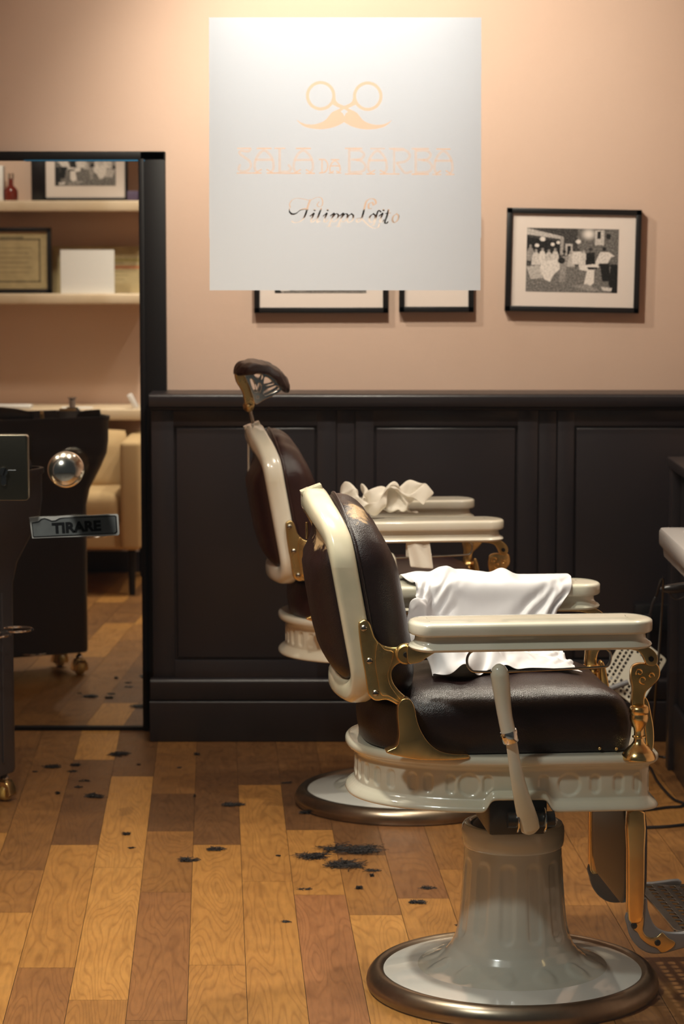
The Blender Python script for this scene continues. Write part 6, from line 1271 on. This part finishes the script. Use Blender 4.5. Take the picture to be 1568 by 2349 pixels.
CL_TOWEL = (30, 26, [
-99,-529,1716,3,-4,-20,15,-15,1,15,-14,1,12,-10,4,13,-5,8,14,-6,7,15,-6,4,-4,7,17,15,-12,6,16,2,12,11,1,20,30,3,11,30,10,9,10,20,5,-6,10,13,5,16,0,16,-1,8,9,16,7,11,-10,-15,
-4,23,-6,-5,16,-22,14,-13,-16,5,10,-19,20,-3,-7,17,2,0,16,7,-4,20,7,-2,19,11,-6,20,-2,-5,16,-29,-15,12,6,19,10,16,11,11,-19,0,-4,-18,2,17,-4,3,18,5,0,-1,-1,-20,19,-3,10,16,-18,2,
19,2,10,10,5,20,2,15,37,39,-1,20,22,14,4,-4,16,4,0,31,11,11,16,-6,0,-30,-20,2,17,-7,1,25,-6,21,-14,-13,15,2,-20,6,11,-16,20,-1,-1,14,2,14,20,7,-3,18,17,-4,20,8,-5,16,-1,-10,
-2,-4,27,12,0,22,5,21,12,3,-23,-6,19,-5,3,11,11,-12,15,4,-15,10,-5,-21,10,-25,-2,26,5,6,21,-3,6,11,4,20,-10,20,40,30,-2,43,31,1,14,7,13,-2,5,37,9,3,2,-27,-19,13,-8,-3,5,-25,
24,3,-12,26,2,1,14,-4,-16,11,13,-13,15,4,10,13,5,12,25,4,7,18,18,-4,20,4,-5,12,-2,-16,10,10,17,-22,-3,16,18,-11,7,18,19,1,22,-4,-8,-4,4,-24,17,-1,-19,5,-22,-18,29,-2,-4,27,5,6,
22,-5,3,12,2,21,-10,21,41,13,5,56,30,-2,28,18,2,6,8,12,-23,3,37,-12,-23,18,-22,6,4,-29,17,-11,-14,24,8,-1,18,6,-3,15,11,-3,20,-4,1,9,17,16,20,5,21,28,3,2,18,0,-7,7,6,-22,
-12,11,6,-3,-11,29,15,-16,6,19,19,-2,11,12,-26,4,4,-29,3,-22,-20,26,2,-11,26,-5,-12,27,2,4,22,-6,2,13,-1,19,-3,13,43,0,19,55,26,0,39,18,3,16,18,8,-15,4,8,-37,-8,37,-18,1,6,-29,
9,-14,-22,23,2,-5,17,11,-2,14,17,3,23,3,10,17,13,21,12,13,27,26,5,0,15,-9,0,12,2,-26,-7,9,9,16,-14,33,10,-18,10,2,26,-17,16,13,-31,-4,-16,-32,20,-1,-21,27,2,-11,22,-5,-14,26,-1,2,
22,-5,4,15,-3,16,-2,12,39,4,15,49,9,10,47,20,1,21,18,10,-2,17,4,-30,-1,31,-31,4,2,-39,11,-11,-22,23,-14,-1,14,16,-5,10,25,1,14,17,22,15,16,25,16,14,27,20,-11,13,15,2,-8,22,-5,-23,
-10,9,6,16,-28,41,17,-1,13,19,17,-25,-12,18,-44,8,-13,-42,26,5,-17,17,-6,-17,24,1,3,23,-4,1,22,-6,2,18,-2,11,11,4,33,4,10,42,4,14,39,7,12,31,17,7,6,18,6,-19,18,25,-30,9,-3,-40,
11,-2,-36,12,-25,-10,-2,24,6,12,26,9,16,20,29,13,13,35,18,-6,28,17,14,1,15,-3,-13,30,-1,-19,-20,2,-8,32,-19,56,14,-2,20,19,18,-30,7,16,-56,-9,-8,-52,25,5,-19,17,-10,9,21,-2,1,21,0,-5,
21,-4,2,19,-2,9,14,3,26,13,5,31,6,9,32,0,13,29,10,11,15,16,10,-7,19,21,-26,12,1,-44,3,-19,-35,10,-14,-20,16,22,1,0,15,35,16,33,30,17,-3,41,17,20,23,15,13,-2,18,-5,-11,25,-5,-27,
-14,21,-11,37,-23,66,18,-6,30,15,16,-32,5,16,-62,-5,-3,-56,28,4,-11,15,-11,8,11,-15,6,19,-9,-2,22,1,-2,19,2,10,16,-6,20,12,13,20,10,11,23,7,12,25,5,12,20,11,14,2,17,20,-17,13,-11,-45,
11,-9,-48,2,-25,-7,15,22,-14,3,27,38,15,26,45,18,1,48,16,32,12,17,14,3,19,-5,-11,26,-5,-28,0,22,-15,28,-26,78,20,-10,38,11,14,-30,1,11,-63,1,3,-54,24,3,-13,12,-13,6,16,-9,7,16,-13,1,
16,-13,1,21,-7,3,16,0,19,12,14,16,12,14,18,7,14,22,6,14,20,8,13,9,15,20,-11,16,-21,-44,8,0,-55,13,-27,13,6,15,-24,13,41,9,8,6,62,15,16,52,17,36,8,17,12,5,20,0,-11,26,-5,-27,
7,17,0,16,-25,80,16,-12,39,5,9,-30,10,16,-56,15,-3,-45,-4,3,-27,19,-4,5,17,-10,-1,18,-10,5,16,-14,-2,18,-13,6,20,-2,8,2,2,25,13,10,20,7,19,21,5,17,20,6,12,12,16,18,-10,17,-31,-41,
9,8,-59,19,-29,-1,3,15,-21,9,40,14,8,5,62,14,22,51,21,35,2,17,12,5,19,0,-11,27,-6,-26,15,12,-4,-1,-16,79,18,-13,42,16,0,-17,8,13,-47,14,-2,-43,-4,4,-29,-2,0,-21,22,-8,4,20,-11,0,
13,-16,-4,15,-14,0,24,-4,4,-2,1,31,6,6,30,6,22,22,3,13,25,8,12,11,17,17,-15,17,-36,-40,8,5,-56,22,-26,-11,6,24,-14,6,33,21,8,5,57,13,25,43,26,22,-6,17,11,4,19,3,-12,25,-5,-25,
20,2,-8,-18,3,72,15,-14,50,18,-5,-2,17,2,-34,6,7,-44,6,-1,-38,-17,3,-22,20,-3,-12,7,-21,-4,13,-17,-5,20,-10,1,25,-4,3,1,5,34,-4,1,36,4,22,28,3,10,25,10,13,5,22,15,-23,18,-33,-42,
19,-19,-48,16,14,-25,0,20,11,5,22,29,5,-1,49,22,30,22,28,-3,2,15,10,-1,18,5,-14,20,3,-25,19,-2,-1,-27,20,56,6,-8,55,20,-10,10,15,-1,-23,15,2,-41,5,1,-43,-22,10,-27,-1,-17,-21,13,-16,-10,
18,-11,0,19,-9,6,26,-5,1,-9,-3,36,7,13,35,-7,11,31,5,10,19,17,3,-6,22,20,-24,17,-30,-39,12,-17,-39,17,21,-11,6,4,27,-4,27,23,12,10,35,28,17,1,21,3,5,14,-7,-2,14,10,-13,30,-6,-3,
13,0,6,-27,29,36,-6,0,49,21,-9,16,17,-5,-12,17,1,-34,7,0,-44,-22,9,-30,-8,-12,-24,12,-16,-8,15,-12,5,24,-6,-5,21,-3,18,-13,-7,32,11,13,29,-11,5,25,9,9,12,18,-1,-13,24,14,-24,15,-21,-33,
1,-15,-28,15,4,14,0,20,23,3,28,23,32,6,1,18,12,5,18,3,3,17,0,0,13,-14,-4,22,10,-10,8,6,11,-20,30,17,-18,6,34,20,-12,11,19,1,-2,14,0,-25,12,-3,-34,-19,6,-30,-8,-9,-22,4,-20,3,
20,-2,-12,17,-11,17,4,-25,13,17,17,20,-14,6,22,-1,9,22,13,10,6,17,-9,-20,21,11,-19,11,-17,-26,18,-4,-16,1,6,20,-10,16,23,24,20,1,25,8,2,19,-3,4,13,-8,8,18,-1,1,14,6,-12,20,-3,-3,
11,10,5,-9,19,20,-29,13,2,20,8,12,17,-3,-4,5,-9,-23,16,-2,-21,-12,-1,-25,-7,-9,-16,6,-18,-8,19,-9,13,-14,-21,11,24,2,5,4,9,23,12,-1,18,-10,14,10,12,12,5,16,-11,-19,12,-2,-24,14,8,-19,
22,-7,8,-15,-1,14,17,13,3,21,5,2,23,-1,5,16,-6,3,13,0,-2,12,13,-3,13,-12,-2,19,1,0,5,12,6,-14,8,-9,0,18,18,2,20,-10,12,-7,-10,6,-7,-18,14,-3,-12,-8,-7,-16,-5,-11,-13,11,-17,2,
-13,-8,19,1,-19,18,23,4,1,20,3,4,7,4,16,-12,15,9,14,8,6,20,-13,-7,1,10,-20,19,-8,2,-6,12,-16,22,-4,1,19,-7,5,14,9,-3,21,-8,0,8,14,2,12,-8,-9,13,8,-2,16,-9,1,18,0,4,
-23,3,-8,-11,17,0,26,5,-8,-3,15,-14,13,4,-11,16,2,-10,12,-4,-11,-9,-14,-10,2,-20,-2,4,-10,23,-16,-4,19,-5,-18,14,16,-5,4,15,13,5,5,13,-10,12,12,0,11,-12,8,6,15,6,22,-15,-1,-1,17,-9,
18,-6,0,17,1,-2,17,-3,-7,19,-5,-5,-3,8,-19,17,1,-11,13,-9,-10,15,-1,-3,16,-6,1,17,-8,8,-2,21,10,2,10,-20,-2,-3,-19,26,3,-12,10,9,-15,11,12,-9,-2,-12,-8,12,-14,-6,1,-11,26,-2,-7,28,
-9,-12,19,-6,-16,11,3,2,-22,18,-2,-8,17,2,-7,15,6,2,-6,24,9,19,-8,9,1,16,15,28,-10,0,9,14,-15,12,-5,-12,18,-7,-10,23,2,5,-6,8,-24,12,-12,-21,23,8,-3,18,6,1,17,-4,0,16,-9,4,
-11,17,-4,2,7,-25,19,-2,-15,11,5,-18,6,8,-19,9,-3,-14,22,-6,0,10,-10,21,-7,-9,34,-15,-7,28,-3,-12,18,13,-18,-3,4,0,-29,3,0,-27,17,2,-12,16,2,-3,15,3,15,-11,24,11,19,9,16,23,3,18,
17,-20,-13,17,9,-4,14,-16,-1,14,28,-5,10,-15,-29,-4,11,-29,24,3,-12,20,-10,-11,19,5,-3,17,-7,2,1,17,-6,24,-5,-14,19,1,-20,8,6,-20,1,10,-20,16,-4,-9,13,-8,17,-4,-8,33,-6,-9,38,-17,-3,28,
8,-15,13,14,-8,-20,-1,-1,-36,1,-2,-37,17,0,-23,14,12,1,3,-18,-2,18,2,17,18,5,21,13,31,12,27,-8,15,11,-24,4,21,-3,0,15,25,-4,1,6,-35,-3,10,-35,11,-10,-33,26,-10,-13,22,5,-6,17,-7,2,
7,8,-13,22,-12,-23,16,15,-13,14,10,-15,14,-3,-8,14,-12,3,-2,6,31,0,-13,41,-19,3,39,-14,-5,25,19,-9,-3,14,-12,-28,5,-11,-40,-7,6,-42,9,0,-35,12,-8,-14,17,1,6,16,6,17,-3,7,29,36,-4,4,
28,-4,22,18,-3,22,18,-7,6,13,-2,-21,8,16,-26,-5,10,-39,-3,16,-38,27,-14,-20,18,-13,-13,14,11,8,16,0,-1,6,-2,-37,17,17,-21,16,2,-13,20,-2,-1,9,-2,25,10,-4,41,-32,4,43,-19,2,40,8,-7,23,
18,-10,-14,14,-15,-35,11,-15,-44,-11,9,-44,18,-7,-32,5,-2,-23,17,-2,1,-1,10,23,11,8,30,33,-6,22,33,-8,18,23,-7,20,21,-3,4,13,-12,-15,4,5,-35,-2,19,-40,-5,27,-36,12,-15,-32,17,-8,-10,23,11,1,
17,-2,-6,-11,16,-43,17,-3,-32,16,-18,-6,23,2,6,18,16,29,-8,13,52,-33,6,49,-15,1,42,13,-7,15,16,-12,-22,17,-16,-42,17,-16,-45,-13,10,-43,1,-12,-33,20,4,-7,14,-2,-9,1,10,24,21,-3,30,26,1,34,
30,-14,24,31,-4,8,13,-11,-15,24,-9,1,3,3,-40,-11,33,-33,4,11,-44,-3,1,-31,18,-1,-1,29,16,17,12,6,-4,-15,20,-47,28,-12,-32,-4,-14,-21,22,5,9,18,20,40,-9,14,61,-35,8,51,-10,1,40,12,-9,13,
13,-14,-30,19,-15,-44,27,-15,-42,-10,5,-44,-12,-7,-31,20,4,-3,14,-2,-11,15,-6,25,23,2,32,28,2,35,29,-10,30,29,-5,-3,7,-10,-18,28,-8,4,2,4,-43,-12,37,-34,-4,14,-38,-7,-2,-20,20,-3,14,31,31,20])
def unpack(c):
    nx, ny, b = c
    D = np.array(b).reshape(ny, nx, 3); D[:, 0] = np.cumsum(D[:, 0], axis=0)
    return nx, ny, np.cumsum(D, axis=1) / 2000.0
def gather(P):
    # bunches the cape up towards the backrest in broad soft folds
    out = []
    for x, y, z in P:
        inner = min(1, max(0, (.215 - y) / .07)); left = min(1, max(0, (.03 - x) / .13)); left = left * left * (3 - 2 * left)
        G = lambda cx, cy, sx, sy: math.exp(-((x - cx) / sx) ** 2 - ((y - cy) / sy) ** 2)
        dz = .085 * G(-.205, .10, .055, .10) + .060 * G(-.09, .11, .055, .075) + .050 * G(-.135, -.01, .080, .035) + .034 * G(-.03, .03, .06, .04)
        dz += left * (.012 * math.sin(x * 62 + y * 38) + .006 * math.sin(x * 130 - y * 70 + 1))
        top = min(1, max(0, (y - .20) / .03)) * min(1, max(0, (.10 - x) / .08))
        dz2 = .014 * max(0, math.sin(x * 46 + .6)) ** 2 * top + .010 * top * G(-.06, .27, .05, .1)
        dy = -inner * left * (.055 + .018 * math.sin(x * 45 + 1.5)) * min(1, max(0, (.15 - y) / .12))
        out.append((x - .012 * left * inner * math.sin(y * 40), y + dy, z + dz * inner + dz2))
    return np.array(out)
def drape(name, c, chair, label, cat, mat, thick=.0022, off=(0, 0, 0), sc=(1, 1, 1), fn=None):
    nx, ny, Q = unpack(c)
    for it in range(14):      # even out the hems
        for j, k in ((0, 1), (1, .8), (2, .5), (3, .25), (ny - 1, 1), (ny - 2, .6)): Q[j, 1:-1] += k * .5 * ((Q[j, :-2] + Q[j, 2:]) / 2 - Q[j, 1:-1])
    P = Q.reshape(-1, 3); m_ = P.mean(0); P = (P - m_) * np.array(sc) + m_ + np.array(off)
    if fn: P = fn(P)
    fs = [(j * nx + i, j * nx + i + 1, (j + 1) * nx + i + 1, (j + 1) * nx + i) for j in range(ny - 1) for i in range(nx - 1)]
    o = mesh(name, P, fs, mat, None, ang=180)
    o.location = chair.location; o.rotation_euler = chair.rotation_euler
    so = o.modifiers.new('solid', 'SOLIDIFY'); so.thickness = thick; so.offset = 0
    sb = o.modifiers.new('sub', 'SUBSURF'); sb.levels = 2; sb.render_levels = 2
    tag(o, label, cat); return o
drape('barber_cape', CL_CAPE, chair_near, 'large white satin cape draped over the far arm and seat of the front barber chair', 'cape', M['satin'], fn=gather)
drape('crumpled_towel', CL_TOWEL, chair_far, 'crumpled cream towel heaped on the near arm of the rear barber chair', 'towel', M['towel'], off=(-.125, .012, .0), sc=(1.2, 1, 1.0), fn=lambda P: np.array([
    (x + .012 * noise.noise(Vector((x * 38, y * 38, z * 38 + 5))), y + .014 * noise.noise(Vector((x * 34, y * 34 + 7, z * 34))), max(.838 + .002 * i_ % .004, z + .020 * noise.noise(Vector((x * 30 + 3, y * 42, z * 24))) + .016 * (1 - 2 * abs(noise.noise(Vector((x * 22, y * 26, 2.0))))))) for i_, (x, y, z) in enumerate(P)]))
# small towel folded over the rear chair's towel bar
ht = []
fsm = []
bx, bz = L(955, 1286, -.318, FAR)
nu, nv = 12, 18
for side_ in (0, 1):
    for j in range(nv):
        for i in range(nu):
            u = i / (nu - 1); v = j / (nv - 1); tilt = -.10
            s2 = v * 2 - 1
            y = -.318 + (.0042 if s2 > 0 else -.0042) * min(1, abs(s2) * 6) * (1 + 1.6 * abs(s2)) + .003 * math.sin(u * 9 + v * 3)
            ln = .075 if s2 < 0 else .050
            ht.append(Vector((bx - .028 + .062 * u - .010 * abs(s2) * (0 if s2 < 0 else 1) + .010 * abs(s2), y, .7815 + .004 - abs(s2) * ln - .006 * u)))
    break
fsm = [(j * nu + i, j * nu + i + 1, (j + 1) * nu + i + 1, (j + 1) * nu + i) for j in range(nv - 1) for i in range(nu - 1)]
o = mesh('hand_towel', ht, fsm, M['towel'], None, ang=180); o.location = chair_far.location; o.rotation_euler = chair_far.rotation_euler
so = o.modifiers.new('solid', 'SOLIDIFY'); so.thickness = .002; so.offset = 0
sb = o.modifiers.new('sub', 'SUBSURF'); sb.levels = 2; sb.render_levels = 2
tag(o, 'small cream hand towel folded over the towel bar under the rear chair arm', 'towel')
#CLOTH_END

# ================================================================== lights
def spot(name, loc, target, power, size=.04, cone=100, blend=.6, col=(1, .90, .76)):
    l = bpy.data.lights.new(name, 'SPOT'); l.energy = power; l.color = col; l.shadow_soft_size = size; l.spot_size = math.radians(cone); l.spot_blend = blend
    o = bpy.data.objects.new(name, l); COL.objects.link(o); o.location = loc
    o.rotation_euler = (Vector(target) - Vector(loc)).to_track_quat('-Z', 'Y').to_euler(); return o
def area(name, loc, target, power, sx, sy, col=(1, .9, .78)):
    l = bpy.data.lights.new(name, 'AREA'); l.energy = power; l.color = col; l.shape = 'RECTANGLE'; l.size = sx; l.size_y = sy
    o = bpy.data.objects.new(name, l); COL.objects.link(o); o.location = loc
    o.rotation_euler = (Vector(target) - Vector(loc)).to_track_quat('-Z', 'Y').to_euler(); return o
spot('wall_spot', (-.45, 7.28, 2.62), (.30, 8.2, 1.45), 46, .03, 118, .8)
spot('picture_spot', (.05, 6.9, 2.62), (.2, 8.2, 1.85), 108, .05, 118, .9)
spot('left_ceiling_spot', (-.75, 5.1, 2.65), (-.45, 5.3, 0), 175, .05, 104, .9)
spot('chair_spot', (.35, 6.0, 2.65), (.35, 5.6, 0), 110, .05, 100, .8)
spot('front_spot', (-.15, 5.0, 2.65), (.0, 5.3, 0), 95, .05, 100, .8)
spot('right_spot', (1.2, 6.6, 2.65), (1.0, 6.3, .6), 60, .06, 110, .8)
spot('shelf_spot', (-1.5, 5.3, 2.6), (-1.4, 4.4, 1.0), 46, .05, 120, .9)
spot('added_film_spot', (-.05, 4.72, 2.62), (.0, 4.2, 1.95), 112, .05, 50, 1, (1, .97, .94))  # added unseen lamp, aimed at the film to brighten it towards the top
area('street_light', (-1.5, 3.0, 3.6), (.4, 5.3, .4), 64, .35, .25, (.98, .99, .94))

w = bpy.data.worlds.new('World'); scene.world = w; w.use_nodes = True
bg = w.node_tree.nodes['Background']; bg.inputs[0].default_value = (.60, .66, .70, 1); bg.inputs[1].default_value = .05

# ================================================================== camera
cam = bpy.data.cameras.new('camera'); cam.sensor_fit = 'VERTICAL'; cam.sensor_height = 36; cam.lens = 36 * F / 2349
co = bpy.data.objects.new('camera', cam); COL.objects.link(co); co.location = (0, 0, CH); co.rotation_euler = (PI / 2 - PITCH, 0, 0)
cam.clip_start = .05; cam.dof.use_dof = True; cam.dof.focus_distance = 5.15; cam.dof.aperture_fstop = 7.5
scene.camera = co
scene.view_settings.view_transform = 'Standard'; scene.view_settings.look = 'None'; scene.view_settings.exposure = 0; scene.view_settings.gamma = 1
scene.view_settings.use_curve_mapping = False
if scene.render.engine == 'CYCLES' or hasattr(scene, 'cycles'):
    try: scene.cycles.max_bounces = 10; scene.cycles.transparent_max_bounces = 16; scene.cycles.caustics_reflective = True
    except Exception: pass
